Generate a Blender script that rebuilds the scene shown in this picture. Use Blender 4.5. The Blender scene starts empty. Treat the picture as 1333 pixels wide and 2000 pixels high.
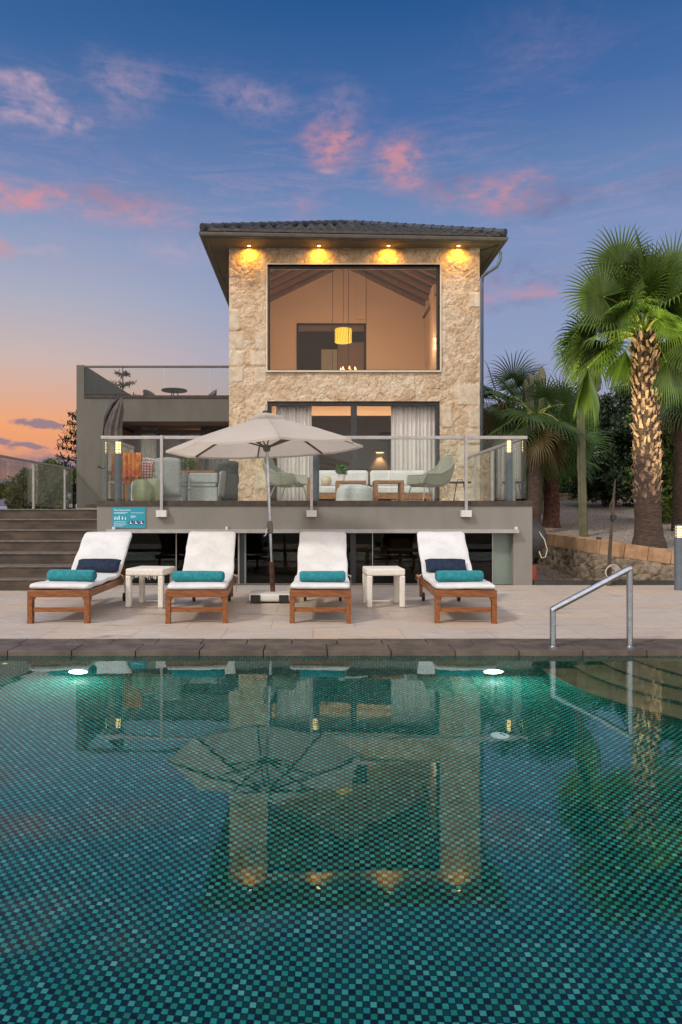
import bpy, bmesh, math, random
from math import sin, cos, pi, sqrt, radians, atan, atan2
from mathutils import Vector, Matrix, noise, Quaternion
random.seed(7)
S = bpy.context.scene
COL = S.collection
F = 1333.0; VX = 612.0; HY = 1000.0; CZ = 1.23      # focal length, vanishing point and eye height read off the photograph

# ------------------------------------------------------------------ camera
cam_d = bpy.data.cameras.new('camera'); cam = bpy.data.objects.new('camera', cam_d); COL.objects.link(cam)
cam_d.sensor_fit = 'VERTICAL'; cam_d.sensor_height = 36; cam_d.sensor_width = 24; cam_d.lens = 24
cam_d.shift_x = 54.5 / 2000; cam_d.clip_end = 6000; cam_d.clip_start = 0.05
cam.location = (0, 0, CZ); cam.rotation_euler = (pi / 2, 0, 0)
S.camera = cam
S.view_settings.view_transform = 'Standard'; S.view_settings.look = 'None'
S.view_settings.exposure = 0.0; S.view_settings.gamma = 1
S.cycles.max_bounces = 10; S.cycles.transparent_max_bounces = 24; S.cycles.glossy_bounces = 4
S.cycles.transmission_bounces = 8; S.cycles.diffuse_bounces = 3
S.cycles.sample_clamp_indirect = 6; S.cycles.use_denoising = True
S.cycles.blur_glossy = 0.3

def X(x, D): return (x - VX) / F * D
def Z(y, D): return CZ + (HY - y) / F * D
def lin(r, g, b):
    f = lambda c: (c / 255 / 12.92) if c / 255 <= 0.04045 else ((c / 255 + 0.055) / 1.055) ** 2.4
    return (f(r), f(g), f(b), 1)

# ------------------------------------------------------------------ node helpers
class NT:
    def __init__(s, nt): s.nt = nt
    def n(s, t, **kw):
        nd = s.nt.nodes.new(t)
        for k, v in kw.items():
            if k.startswith('_'): setattr(nd, k[1:], v)
            else:
                i = nd.inputs[int(k[1:])] if (k[0] == 'i' and k[1:].isdigit()) else nd.inputs[k]
                s.set(i, v)
        return nd
    def set(s, i, v):
        if isinstance(v, bpy.types.NodeSocket): s.nt.links.new(v, i)
        elif isinstance(v, bpy.types.Node): s.nt.links.new(v.outputs[0], i)
        else: i.default_value = v
    def m(s, op, a, b=None, c=None, clamp=False):
        nd = s.nt.nodes.new('ShaderNodeMath'); nd.operation = op; nd.use_clamp = clamp
        s.set(nd.inputs[0], a)
        if b is not None: s.set(nd.inputs[1], b)
        if c is not None: s.set(nd.inputs[2], c)
        return nd.outputs[0]
    def mix(s, f, a, b, bt='MIX'):
        nd = s.nt.nodes.new('ShaderNodeMix'); nd.data_type = 'RGBA'; nd.blend_type = bt
        s.set(nd.inputs[0], f); s.set(nd.inputs[6], a); s.set(nd.inputs[7], b)
        return nd.outputs[2]
    def ramp(s, f, stops, interp='LINEAR'):
        nd = s.nt.nodes.new('ShaderNodeValToRGB'); cr = nd.color_ramp; cr.interpolation = interp
        while len(cr.elements) < len(stops): cr.elements.new(0.5)
        for e, (p, c) in zip(cr.elements, stops):
            e.position = p; e.color = c if len(c) == 4 else (*c, 1)
        s.set(nd.inputs[0], f); return nd.outputs[0]
    def mr(s, v, a, b, c=0, d=1, smooth=True):
        nd = s.nt.nodes.new('ShaderNodeMapRange'); nd.interpolation_type = 'SMOOTHSTEP' if smooth else 'LINEAR'
        s.set(nd.inputs[0], v); nd.inputs[1].default_value = a; nd.inputs[2].default_value = b
        nd.inputs[3].default_value = c; nd.inputs[4].default_value = d
        return nd.outputs[0]

# ------------------------------------------------------------------ world: dusk sky
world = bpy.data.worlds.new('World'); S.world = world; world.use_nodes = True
def build_world():
    nt = world.node_tree; nt.nodes.clear(); N = NT(nt)
    tc = N.n('ShaderNodeTexCoord'); sep = N.n('ShaderNodeSeparateXYZ', Vector=tc.outputs['Generated'])
    x, y, z = sep.outputs
    el = N.m('ARCSINE', z); az = N.m('ARCTAN2', x, y)
    e = N.mr(el, 0.0, 0.8, 0, 1, False)
    P = lambda d: radians(d) / 0.8
    right = N.ramp(e, [(P(0), lin(138, 122, 150)), (P(3.5), lin(150, 137, 162)), (P(8), lin(160, 160, 188)), (P(13), lin(146, 160, 194)), (P(19), lin(132, 152, 192)),
                       (P(24), lin(110, 138, 183)), (P(30), lin(72, 110, 167)), (P(37), lin(38, 86, 144)), (P(45), lin(26, 68, 120))])
    left = N.ramp(e, [(P(0), lin(150, 120, 135)), (P(2), lin(176, 136, 140)), (P(4), lin(222, 152, 122)), (P(6.5), lin(243, 166, 116)), (P(9), lin(222, 174, 150)), (P(12), lin(202, 182, 178)),
                      (P(16.5), lin(172, 174, 192)), (P(21), lin(142, 158, 192)), (P(26), lin(104, 130, 178)), (P(33), lin(60, 103, 158)), (P(40), lin(32, 80, 134))])
    f = N.mr(az, -0.40, 0.16, 1, 0)
    base = N.mix(f, right, left)
    # clouds: patches at their own bearings and heights, broken up by noise
    cxyz = N.n('ShaderNodeCombineXYZ', X=az, Y=el)
    mp = N.n('ShaderNodeMapping', Vector=cxyz, Scale=(9, 17, 1))
    nz = N.n('ShaderNodeTexNoise', Vector=mp, Scale=1.6, Detail=8, Roughness=0.62, Distortion=0.6)
    mp2 = N.n('ShaderNodeMapping', Vector=cxyz, Scale=(30, 55, 1))
    nz2 = N.n('ShaderNodeTexNoise', Vector=mp2, Scale=1.5, Detail=6, Roughness=0.6, Distortion=0.3)
    nn = N.m('ADD', N.m('MULTIPLY', nz, 0.62), N.m('MULTIPLY', nz2, 0.38))
    nn = N.m('MULTIPLY', N.mr(nn, 0.30, 0.64, 0, 1), N.mr(nz2, .25, .6, .6, 1))
    wn1 = N.n('ShaderNodeTexNoise', Vector=mp, Scale=1.1, Detail=4, Roughness=0.6); ws = N.n('ShaderNodeSeparateColor', Color=wn1.outputs['Color'])
    azd = N.m('ADD', az, N.m('MULTIPLY', N.m('SUBTRACT', ws.outputs[0], .5), .11)); eld = N.m('ADD', el, N.m('MULTIPLY', N.m('SUBTRACT', ws.outputs[1], .5), .055))
    def blob(px, py, rx, ry, amt):
        a0 = atan((px - VX) / F); e0 = atan((HY - py) / sqrt(F * F + (px - VX) ** 2))
        dx = N.m('DIVIDE', N.m('SUBTRACT', azd, a0), rx / F); dy = N.m('DIVIDE', N.m('SUBTRACT', eld, e0), ry / F * cos(e0) ** 2)
        d = N.m('SQRT', N.m('ADD', N.m('MULTIPLY', dx, dx), N.m('MULTIPLY', dy, dy)))
        return N.mr(d, 1.0, 0.0, 0, amt)
    def group(lst):
        s = None
        for b in lst:
            v = blob(*b); s = v if s is None else N.m('ADD', s, v)
        return s
    pink = group([(650, 285, 85, 85, 1.15), (785, 315, 88, 82, 1.15), (985, 375, 130, 60, 1.0), (30, 375, 130, 50, 1.0), (180, 395, 180, 50, 0.7),
                  (300, 425, 150, 60, 0.4), (600, 400, 90, 40, 0.35), (1020, 572, 100, 26, 0.85), (945, 560, 60, 40, 0.5), (0, 480, 60, 40, 0.7), (860, 385, 80, 45, 0.5)])
    pale = group([(40, 170, 120, 32, 0.9), (85, 225, 40, 55, 0.9), (150, 240, 30, 30, 0.7), (240, 165, 110, 90, 0.5), (500, 190, 110, 70, 0.6), (35, 215, 35, 30, .8),
                  (350, 495, 120, 36, 0.45), (95, 500, 60, 15, 0.6), (1050, 90, 180, 110, 0.12), (660, 210, 130, 60, .3), (640, 340, 30, 14, .6)])
    grey = group([(1080, 385, 150, 50, 0.75), (880, 360, 110, 50, 0.5), (1020, 540, 150, 60, 0.5), (200, 380, 180, 40, 0.55), (1330, 360, 160, 60, 0.4), (1010, 595, 90, 22, 0.5)])
    mp3 = N.n('ShaderNodeMapping', Vector=cxyz, Rotation=(0, 0, radians(-8)), Scale=(4, 26, 1)); nz3 = N.n('ShaderNodeTexNoise', Vector=mp3, Scale=1.8, Detail=9, Roughness=0.68, Distortion=1.0)
    mp4 = N.n('ShaderNodeMapping', Vector=cxyz, Scale=(60, 90, 1)); nz4 = N.n('ShaderNodeTexNoise', Vector=mp4, Scale=1.5, Detail=5, Roughness=0.6)
    stn = N.m('MULTIPLY', N.mr(nz3, .42, .66, 0, 1), N.mr(nz4, .3, .6, .45, 1))
    veil = group([(250, 400, 520, 110, 1.1), (700, 330, 520, 130, .7), (1150, 400, 380, 140, .8), (60, 210, 250, 110, .9), (420, 180, 380, 100, .5), (1050, 150, 360, 120, .35), (1000, 570, 260, 60, .9), (150, 500, 300, 60, .6)])
    low = group([(85, 828, 42, 13, 3.2), (50, 872, 40, 8, 2.0), (120, 893, 90, 18, 1.6), (0, 870, 30, 12, 1.5), (25, 905, 90, 22, 1.0)])
    c = N.mix(N.m('MULTIPLY', N.m('MULTIPLY', veil, stn, clamp=True), .36), base, lin(190, 158, 184))
    c = N.mix(N.m('MULTIPLY', grey, nn, clamp=True), c, lin(112, 112, 152))
    c = N.mix(N.m('MULTIPLY', N.m('MULTIPLY', pale, nn, clamp=True), 0.75), c, lin(206, 172, 188))
    c = N.mix(N.m('MULTIPLY', N.m('MULTIPLY', pink, nn, clamp=True), 0.74), c, lin(220, 148, 152))
    nl = N.mr(nz2, 0.30, 0.5, 0.25, 1)
    c = N.mix(N.m('MULTIPLY', N.m('MULTIPLY', low, nl, clamp=True), 0.85), c, lin(136, 122, 142))
    # sky behind and above the photographer, out of view, brightened to add light
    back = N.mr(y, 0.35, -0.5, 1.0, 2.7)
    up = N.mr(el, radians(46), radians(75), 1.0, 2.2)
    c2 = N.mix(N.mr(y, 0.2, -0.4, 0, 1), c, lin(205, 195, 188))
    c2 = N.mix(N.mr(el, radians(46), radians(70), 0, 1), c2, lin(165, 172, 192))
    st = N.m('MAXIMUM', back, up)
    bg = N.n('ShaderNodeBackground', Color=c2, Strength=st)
    out = N.n('ShaderNodeOutputWorld', Surface=bg)
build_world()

# soft glow of the afterglow sky from the photographer's left
sd = bpy.data.lights.new('sun', 'SUN'); sun = bpy.data.objects.new('sun', sd); COL.objects.link(sun)
sd.energy = 1.9; sd.angle = radians(6); sd.color = (1.0, 0.93, 0.86)
_d = Vector((sin(radians(48)) * cos(radians(40)), cos(radians(48)) * cos(radians(40)), -sin(radians(40))))
sun.rotation_euler = _d.to_track_quat('-Z', 'Y').to_euler()

# ------------------------------------------------------------------ mesh helpers
class MB:
    def __init__(s): s.v = []; s.f = []; s.mi = []; s.cur = 0
    def face(s, *idx): s.f.append(idx); s.mi.append(s.cur)
    def poly(s, pts):
        b = len(s.v); s.v += [tuple(p) for p in pts]; s.face(*range(b, b + len(pts))); return s
    def bx(s, x0, x1, y0, y1, z0, z1, M=None):
        b = len(s.v)
        P = [(x0, y0, z0), (x1, y0, z0), (x1, y1, z0), (x0, y1, z0), (x0, y0, z1), (x1, y0, z1), (x1, y1, z1), (x0, y1, z1)]
        if M is not None: P = [tuple(M @ Vector(p)) for p in P]
        s.v += P
        for q in ((0, 3, 2, 1), (4, 5, 6, 7), (0, 1, 5, 4), (1, 2, 6, 5), (2, 3, 7, 6), (3, 0, 4, 7)): s.face(*[b + i for i in q])
        return s
    def cb(s, c, d, M=None):
        c = Vector(c); return s.bx(c.x - d[0] / 2, c.x + d[0] / 2, c.y - d[1] / 2, c.y + d[1] / 2, c.z - d[2] / 2, c.z + d[2] / 2, M)
    def bar(s, p, q, w, h, up=(0, 0, 1)):
        p, q = Vector(p), Vector(q); d = (q - p); L = d.length; d.normalize()
        u = Vector(up); sd_ = d.cross(u)
        if sd_.length < 1e-4: sd_ = Vector((1, 0, 0))
        sd_.normalize(); u = sd_.cross(d)
        b = len(s.v)
        for e in (p, q):
            for a, c in ((-1, -1), (1, -1), (1, 1), (-1, 1)): s.v.append(tuple(e + sd_ * a * w / 2 + u * c * h / 2))
        for qd in ((0, 3, 2, 1), (4, 5, 6, 7), (0, 1, 5, 4), (1, 2, 6, 5), (2, 3, 7, 6), (3, 0, 4, 7)): s.face(*[b + i for i in qd])
        return s
    def tube(s, pts, r, n=10, cap=True):
        pts = [Vector(p) for p in pts]; rr = r if isinstance(r, (list, tuple)) else [r] * len(pts)
        b = len(s.v); prev = None
        for i, p in enumerate(pts):
            t = (pts[min(i + 1, len(pts) - 1)] - pts[max(i - 1, 0)]).normalized()
            if prev is None:
                a = Vector((0, 0, 1)) if abs(t.z) < 0.9 else Vector((1, 0, 0))
                u = t.cross(a).normalized()
            else:
                u = (prev - t * prev.dot(t)).normalized()
            prev = u; w = t.cross(u)
            for k in range(n):
                a = 2 * pi * k / n; s.v.append(tuple(p + (u * cos(a) + w * sin(a)) * rr[i]))
        for i in range(len(pts) - 1):
            for k in range(n):
                k2 = (k + 1) % n; s.face(b + i * n + k, b + i * n + k2, b + (i + 1) * n + k2, b + (i + 1) * n + k)
        if cap:
            s.face(*[b + k for k in range(n)][::-1]); s.face(*[b + (len(pts) - 1) * n + k for k in range(n)])
        return s
    def lathe(s, prof, c=(0, 0, 0), n=24, M=None):
        b = len(s.v); c = Vector(c)
        for (r, z) in prof:
            for k in range(n):
                a = 2 * pi * k / n; p = Vector((r * cos(a), r * sin(a), z)) + c
                s.v.append(tuple(M @ p if M is not None else p))
        for i in range(len(prof) - 1):
            for k in range(n):
                k2 = (k + 1) % n; s.face(b + i * n + k, b + i * n + k2, b + (i + 1) * n + k2, b + (i + 1) * n + k)
        if prof[0][0] > 1e-4: s.face(*[b + k for k in range(n)][::-1])
        if prof[-1][0] > 1e-4: s.face(*[b + (len(prof) - 1) * n + k for k in range(n)])
        return s
    def grid(s, fn, nu, nv, closed_u=False):
        b = len(s.v)
        for j in range(nv + 1):
            for i in range(nu + (0 if closed_u else 1)): s.v.append(tuple(fn(i / nu, j / nv)))
        W = nu if closed_u else nu + 1
        for j in range(nv):
            for i in range(nu):
                i2 = (i + 1) % W
                s.face(b + j * W + i, b + j * W + i2, b + (j + 1) * W + i2, b + (j + 1) * W + i)
        return s
    def build(s, name, mats, parent=None, world=False, smooth=False, bevel=0, solid=0, loc=None, sub=0, auto=None):
        off = Vector((0, 0, 0))
        p = parent
        if world:
            while p is not None: off += p.location; p = p.parent
        if loc is not None: off = Vector(loc)
        me = bpy.data.meshes.new(name)
        me.from_pydata([tuple(Vector(v) - off) for v in s.v], [], s.f)
        if not isinstance(mats, (list, tuple)): mats = [mats]
        for m_ in mats: me.materials.append(m_)
        if len(mats) > 1: me.polygons.foreach_set('material_index', s.mi)
        if smooth: me.polygons.foreach_set('use_smooth', [True] * len(s.f))
        me.update()
        o = bpy.data.objects.new(name, me); COL.objects.link(o)
        if parent is not None: o.parent = parent
        if loc is not None: o.location = loc
        if solid:
            md = o.modifiers.new('solid', 'SOLIDIFY'); md.thickness = solid; md.offset = 0
        if bevel:
            md = o.modifiers.new('bevel', 'BEVEL'); md.width = bevel; md.segments = 2; md.limit_method = 'ANGLE'; md.angle_limit = radians(40)
        if sub:
            md = o.modifiers.new('sub', 'SUBSURF'); md.levels = sub; md.render_levels = sub
        return o

def tag(o, label=None, cat=None, group=None, kind=None):
    if label: o['label'] = label
    if cat: o['category'] = cat
    if group: o['group'] = group
    if kind: o['kind'] = kind
    return o
def thing(name, label, cat, loc=(0, 0, 0), rz=0, group=None):
    o = bpy.data.objects.new(name, None); COL.objects.link(o); o.location = loc; o.rotation_euler = (0, 0, rz)
    o.empty_display_size = 0.2
    return tag(o, label, cat, group)
def copy_tree(o, parent=None):
    c = o.copy(); COL.objects.link(c)
    if parent is not None: c.parent = parent
    for ch in [k for k in list(COL.objects) if k.parent == o]: copy_tree(ch, c)
    return c
def clone(o, label, loc, rz=None):
    c = copy_tree(o); c.location = loc
    if rz is not None: c.rotation_euler = (c.rotation_euler[0], c.rotation_euler[1], rz)
    c['label'] = label; return c

# ------------------------------------------------------------------ materials
def pmat(name, c1, c2=None, scale=4, rough=0.6, metal=0, bump=0, bscale=30, stretch=(1, 1, 1), detail=5, spec=0.5, sheen=0, contrast=(0.35, 0.65), wave=None, coat=0, bdist=0.01):
    m = bpy.data.materials.new(name); m.use_nodes = True; nt = m.node_tree; N = NT(nt)
    b = nt.nodes['Principled BSDF']; b.inputs['Roughness'].default_value = rough; b.inputs['Metallic'].default_value = metal
    b.inputs['Specular IOR Level'].default_value = spec
    if sheen: b.inputs['Sheen Weight'].default_value = sheen
    if coat: b.inputs['Coat Weight'].default_value = coat
    tc = N.n('ShaderNodeTexCoord'); mp = N.n('ShaderNodeMapping', Vector=tc.outputs['Object'], Scale=stretch)
    c1 = c1 if len(c1) == 4 else (*c1, 1)
    if c2 is None: c2 = tuple(v * 0.8 for v in c1[:3])
    c2 = c2 if len(c2) == 4 else (*c2, 1)
    nz = N.n('ShaderNodeTexNoise', Vector=mp, Scale=scale, Detail=detail, Roughness=0.6)
    fac = N.mr(nz, contrast[0], contrast[1], 0, 1)
    N.set(b.inputs['Base Color'], N.mix(fac, c1, c2))
    N.set(b.inputs['Roughness'], N.mr(nz, 0.3, 0.7, rough * 0.9, min(1, rough * 1.12)))
    if bump:
        nb = N.n('ShaderNodeTexNoise', Vector=mp, Scale=bscale, Detail=4, Roughness=0.6)
        h = nb.outputs[0]
        if wave:
            w = N.n('ShaderNodeTexWave', Vector=tc.outputs['Object'], Scale=wave, Distortion=0.4)
            h = N.m('ADD', N.m('MULTIPLY', w.outputs['Fac'], 0.7), h)
        bp = N.n('ShaderNodeBump', Strength=bump, Distance=bdist, Height=h); N.set(b.inputs['Normal'], bp.outputs[0])
    return m
def emis(name, c, st, spot=None):
    m = bpy.data.materials.new(name); m.use_nodes = True; nt = m.node_tree; nt.nodes.clear(); N = NT(nt)
    e = N.n('ShaderNodeEmission', Color=(*c[:3], 1), Strength=st); N.n('ShaderNodeOutputMaterial', Surface=e.outputs[0]); return m
def glassmat(name, tint, ior=1.45, rough=0.0, boost=1.0):
    m = bpy.data.materials.new(name); m.use_nodes = True; nt = m.node_tree; nt.nodes.clear(); N = NT(nt)
    t = N.n('ShaderNodeBsdfTransparent', Color=(*tint, 1)); g = N.n('ShaderNodeBsdfGlossy', Color=(1, 1, 1, 1), Roughness=rough)
    fr = N.n('ShaderNodeFresnel', IOR=ior)
    mx = N.n('ShaderNodeMixShader', Fac=N.m('MULTIPLY', fr.outputs[0], boost, clamp=True), i1=t.outputs[0], i2=g.outputs[0])
    N.n('ShaderNodeOutputMaterial', Surface=mx.outputs[0]); return m

M = {}
M['render'] = pmat('grey_render', (.205, .195, .172), (.172, .164, .146), 1.1, .85, bump=.15, bscale=90, stretch=(1.6, 1.6, .7), detail=8, contrast=(.3, .75))
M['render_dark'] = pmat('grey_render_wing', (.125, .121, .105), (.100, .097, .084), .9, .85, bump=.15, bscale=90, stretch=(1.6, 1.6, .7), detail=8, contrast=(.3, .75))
M['trim_dark'] = pmat('dark_stone_trim', (.055, .042, .032), (.035, .028, .022), 9, .7, bump=.3, bscale=60)
M['soffit'] = pmat('soffit_paint', (.135, .12, .09), (.12, .105, .08), 2, .7)
M['gutter'] = pmat('zinc_gutter', (.115, .108, .095), (.09, .083, .075), 5, .45, .3)
M['metal'] = pmat('brushed_steel', (.46, .48, .52), (.38, .40, .44), 20, .24, 1.0, bump=.05, bscale=200)
M['alu'] = pmat('anodised_aluminium', (.40, .385, .38), (.34, .33, .325), 12, .42, .5)
M['wpaint'] = pmat('white_paint', (.62, .61, .58), (.56, .55, .52), 8, .5)
M['black'] = pmat('black_metal', (.018, .019, .022), (.012, .012, .014), 8, .45)
M['frame'] = pmat('anthracite_frame', (.022, .026, .032), (.018, .02, .024), 8, .4)
M['bollard'] = pmat('grey_post_paint', (.10, .12, .145), (.08, .10, .12), 8, .45)
M['wood'] = pmat('teak', (.25, .080, .013), (.13, .038, .007), 7, .38, bump=.25, bscale=18, stretch=(5, 1, 5), coat=.15)
M['wood_x'] = pmat('teak_cross', (.25, .080, .013), (.13, .038, .007), 7, .38, bump=.25, bscale=18, stretch=(1, 5, 5), coat=.15)
M['wood_l'] = pmat('terrace_teak', (.34, .15, .05), (.22, .085, .026), 6, .45, bump=.2, bscale=18, stretch=(1, 4, 4))
M['cushion'] = pmat('white_canvas', (.62, .62, .605), (.54, .54, .53), 4, .85, bump=.8, bscale=6, sheen=.2, bdist=.03)
M['canvas'] = pmat('parasol_canvas', (.68, .63, .575), (.63, .58, .53), 2.5, .85, bump=.2, bscale=7, bdist=.02)
def add_trans(m, c, f):
    nt = m.node_tree; N = NT(nt); b = nt.nodes['Principled BSDF']; out = nt.nodes['Material Output']
    tr = N.n('ShaderNodeBsdfTranslucent', Color=(*c, 1)); mx = N.n('ShaderNodeMixShader', Fac=f, i1=b.outputs[0], i2=tr.outputs[0]); N.set(out.inputs[0], mx.outputs[0])
add_trans(M['canvas'], (.75, .66, .55), .5)
M['towel'] = pmat('turquoise_terry', (.012, .235, .26), (.010, .165, .195), 24, .95, bump=.9, bscale=140, sheen=.08)
M['navy'] = pmat('navy_fabric', (.005, .017, .045), (.004, .011, .03), 16, .9, bump=.4, bscale=120)
M['wicker'] = pmat('white_wicker', (.80, .77, .70), (.62, .59, .52), 90, .7, bump=.5, bscale=90, wave=30)
M['gmesh'] = pmat('sage_mesh', (.32, .32, .25), (.24, .24, .18), 60, .7, bump=.6, bscale=140)
M['gwick'] = pmat('grey_wicker', (.36, .38, .37), (.25, .27, .265), 50, .75, bump=.7, bscale=80, wave=22)
M['dgwick'] = pmat('dark_grey_wicker', (.11, .12, .12), (.07, .075, .075), 50, .75, bump=.7, bscale=80, wave=22)
M['steptread'] = pmat('brown_step_stone', (.070, .044, .028), (.028, .019, .014), 2.2, .6, bump=.3, bscale=30, stretch=(1, 3, 3))
M['nosing'] = pmat('pale_step_edge', (.14, .12, .10), (.09, .078, .065), 10, .6)
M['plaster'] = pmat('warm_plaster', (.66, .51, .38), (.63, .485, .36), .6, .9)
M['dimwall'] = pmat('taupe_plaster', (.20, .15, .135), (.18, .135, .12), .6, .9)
M['beam'] = pmat('brown_beam', (.27, .15, .10), (.20, .11, .07), 6, .7, stretch=(1, 6, 6))
M['boards'] = pmat('pale_ceiling_boards', (.68, .52, .40), (.60, .46, .35), 6, .7, stretch=(1, 1, 6))
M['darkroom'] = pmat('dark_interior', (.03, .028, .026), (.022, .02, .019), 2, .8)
M['cream'] = pmat('window_reveal', (.62, .55, .44), (.56, .49, .38), 6, .8)
M['curtain'] = pmat('sheer_curtain', (.84, .80, .77), (.76, .72, .69), 2, .9)
M['curtain_dim'] = pmat('grey_curtain', (.34, .34, .33), (.29, .29, .28), 2, .9)
M['foam'] = pmat('coping_stone', (.115, .088, .068), (.062, .047, .036), 4, .5, bump=.25, bscale=60)
M['coping_edge'] = pmat('coping_edge', (.03, .026, .023), (.02, .018, .016), 9, .55)
M['gravel'] = pmat('gravel', (.34, .26, .21), (.09, .065, .05), 26, .95, bump=1, bscale=45, detail=3, contrast=(.42, .58), bdist=.03)
M['gravel_bed'] = pmat('pale_gravel', (.44, .36, .29), (.15, .115, .085), 22, .95, bump=1, bscale=45, detail=3, contrast=(.42, .58), bdist=.03)
M['earth'] = pmat('dry_earth', (.16, .12, .08), (.09, .075, .045), .8, .95, bump=.6, bscale=6)
M['hill'] = pmat('haze_violet_hills', (.20, .17, .26), (.18, .155, .245), .01, 1)  # violet of distant air haze put into the hill colour
M['capstone'] = pmat('sand_cap_block', (.36, .225, .125), (.25, .145, .075), 5, .85, bump=.5, bscale=40)
M['plantgreen'] = pmat('herb_green', (.07, .20, .03), (.04, .12, .02), 20, .6)
M['whitepot'] = pmat('white_ceramic', (.75, .74, .72), (.7, .69, .67), 5, .3)
M['celadon'] = pmat('celadon_glaze', (.34, .36, .20), (.26, .28, .15), 6, .4, bump=.3, bscale=8)
M['orange'] = pmat('orange_throw', (.70, .25, .03), (.45, .06, .02), 9, .95, bump=.8, bscale=30)
M['signteal'] = pmat('turquoise_sign', (.008, .26, .36), (.008, .24, .34), 3, .35)
M['signwhite'] = pmat('sign_white', (.75, .85, .88), (.7, .8, .85), 3, .5)
M['signdark'] = pmat('sign_dark', (.02, .05, .12), (.02, .04, .10), 3, .5)
M['cable'] = pmat('pale_cable', (.5, .47, .40), (.4, .38, .33), 9, .6)
M['tank'] = pmat('dark_grey_tank', (.055, .052, .052), (.045, .042, .042), 3, .5)
M['red'] = pmat('red_plastic', (.35, .05, .02), (.3, .04, .02), 3, .5)
M['glass'] = glassmat('window_glass', (.97, .97, .97), 1.45, boost=.35)
M['rail_glass'] = glassmat('railing_glass', (.90, .935, .915), 1.45, boost=.42)
M['door_glass'] = glassmat('tinted_glass', (.50, .56, .53), 1.5, boost=.5)
M['frost'] = pmat('green_frosted_panel', (.16, .21, .18), (.13, .175, .15), 2, .3)
M['lampwarm'] = emis('lamp_glow', (1.0, .62, .22), 4.5)
M['dl'] = emis('downlight_glow', (1.0, .78, .35), 9)
M['shade'] = emis('drum_glow', (1.0, .60, .06), 1.25)
M['candle'] = emis('candle_glow', (1.0, .55, .18), 5)
M['sconce'] = emis('sconce_glow', (1.0, .70, .38), 1.8)
M['poollight'] = emis('pool_light_glow', (.95, 1.0, .97), 9)
M['chand'] = pmat('brass', (.35, .2, .06), (.3, .16, .05), 6, .35, .8)

def stone_mat(name, ca, cb, cc, sc=1.0, bumpd=.03, attr=True):
    m = bpy.data.materials.new(name); m.use_nodes = True; nt = m.node_tree; N = NT(nt); b = nt.nodes['Principled BSDF']
    b.inputs['Roughness'].default_value = .9; b.inputs['Specular IOR Level'].default_value = .25
    tc = N.n('ShaderNodeTexCoord'); co = tc.outputs['Object']
    wn = N.n('ShaderNodeTexNoise', Vector=co, Scale=2.2 * sc, Detail=4)
    wv = N.n('ShaderNodeVectorMath', _operation='MULTIPLY_ADD', i0=wn.outputs['Color'], i1=(.35, .35, .35), i2=co)
    vo = N.n('ShaderNodeTexVoronoi', Vector=wv, Scale=3.6 * sc)
    ve = N.n('ShaderNodeTexVoronoi', Vector=wv, Scale=3.6 * sc, _feature='DISTANCE_TO_EDGE')
    n1 = N.n('ShaderNodeTexNoise', Vector=co, Scale=6 * sc, Detail=8, Roughness=.7)
    n2 = N.n('ShaderNodeTexNoise', Vector=co, Scale=26 * sc, Detail=6, Roughness=.7)
    vp = N.n('ShaderNodeTexVoronoi', Vector=co, Scale=34 * sc)
    cs = N.n('ShaderNodeSeparateColor', Color=vo.outputs['Color'])
    c = N.mix(N.mr(n1, .38, .66, 0, 1), ca, cb)
    c = N.mix(N.m('MULTIPLY', cs.outputs[0], .55), c, cc)
    c = N.mix(N.mr(cs.outputs[1], .6, 1, 0, .5), c, cb)
    c = N.mix(N.mr(n2, .52, .68, 0, .7), c, tuple(v * .45 for v in cb[:3]) + (1,))
    edge = N.mr(ve.outputs['Distance'], .0, .05, 1, 0)
    c = N.mix(N.m('MULTIPLY', edge, .34), c, tuple(v * .5 for v in cb[:3]) + (1,))
    if attr:
        at = N.n('ShaderNodeAttribute', _attribute_name='dressed')
        c = N.mix(N.m('MULTIPLY', at.outputs['Fac'], .7), c, N.mix(N.mr(n1, .35, .65, 0, 1), (.64, .58, .47, 1), (.50, .42, .31, 1)))
    N.set(b.inputs['Base Color'], c)
    h = N.m('ADD', N.m('MULTIPLY', n1, .6), N.m('ADD', N.m('MULTIPLY', n2, .5), N.m('MULTIPLY', N.mr(vp.outputs['Distance'], 0, .35, 0, 1), .15)))
    bp = N.n('ShaderNodeBump', Strength=.75, Distance=bumpd, Height=h)
    N.set(b.inputs['Normal'], bp.outputs[0]); return m
M['stone'] = stone_mat('rough_limestone', (.62, .48, .33, 1), (.40, .275, .165, 1), (.66, .575, .46, 1))
M['gstone'] = stone_mat('garden_stone', (.24, .19, .135, 1), (.10, .075, .05, 1), (.30, .25, .19, 1), 1.1, .05, False)

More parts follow.
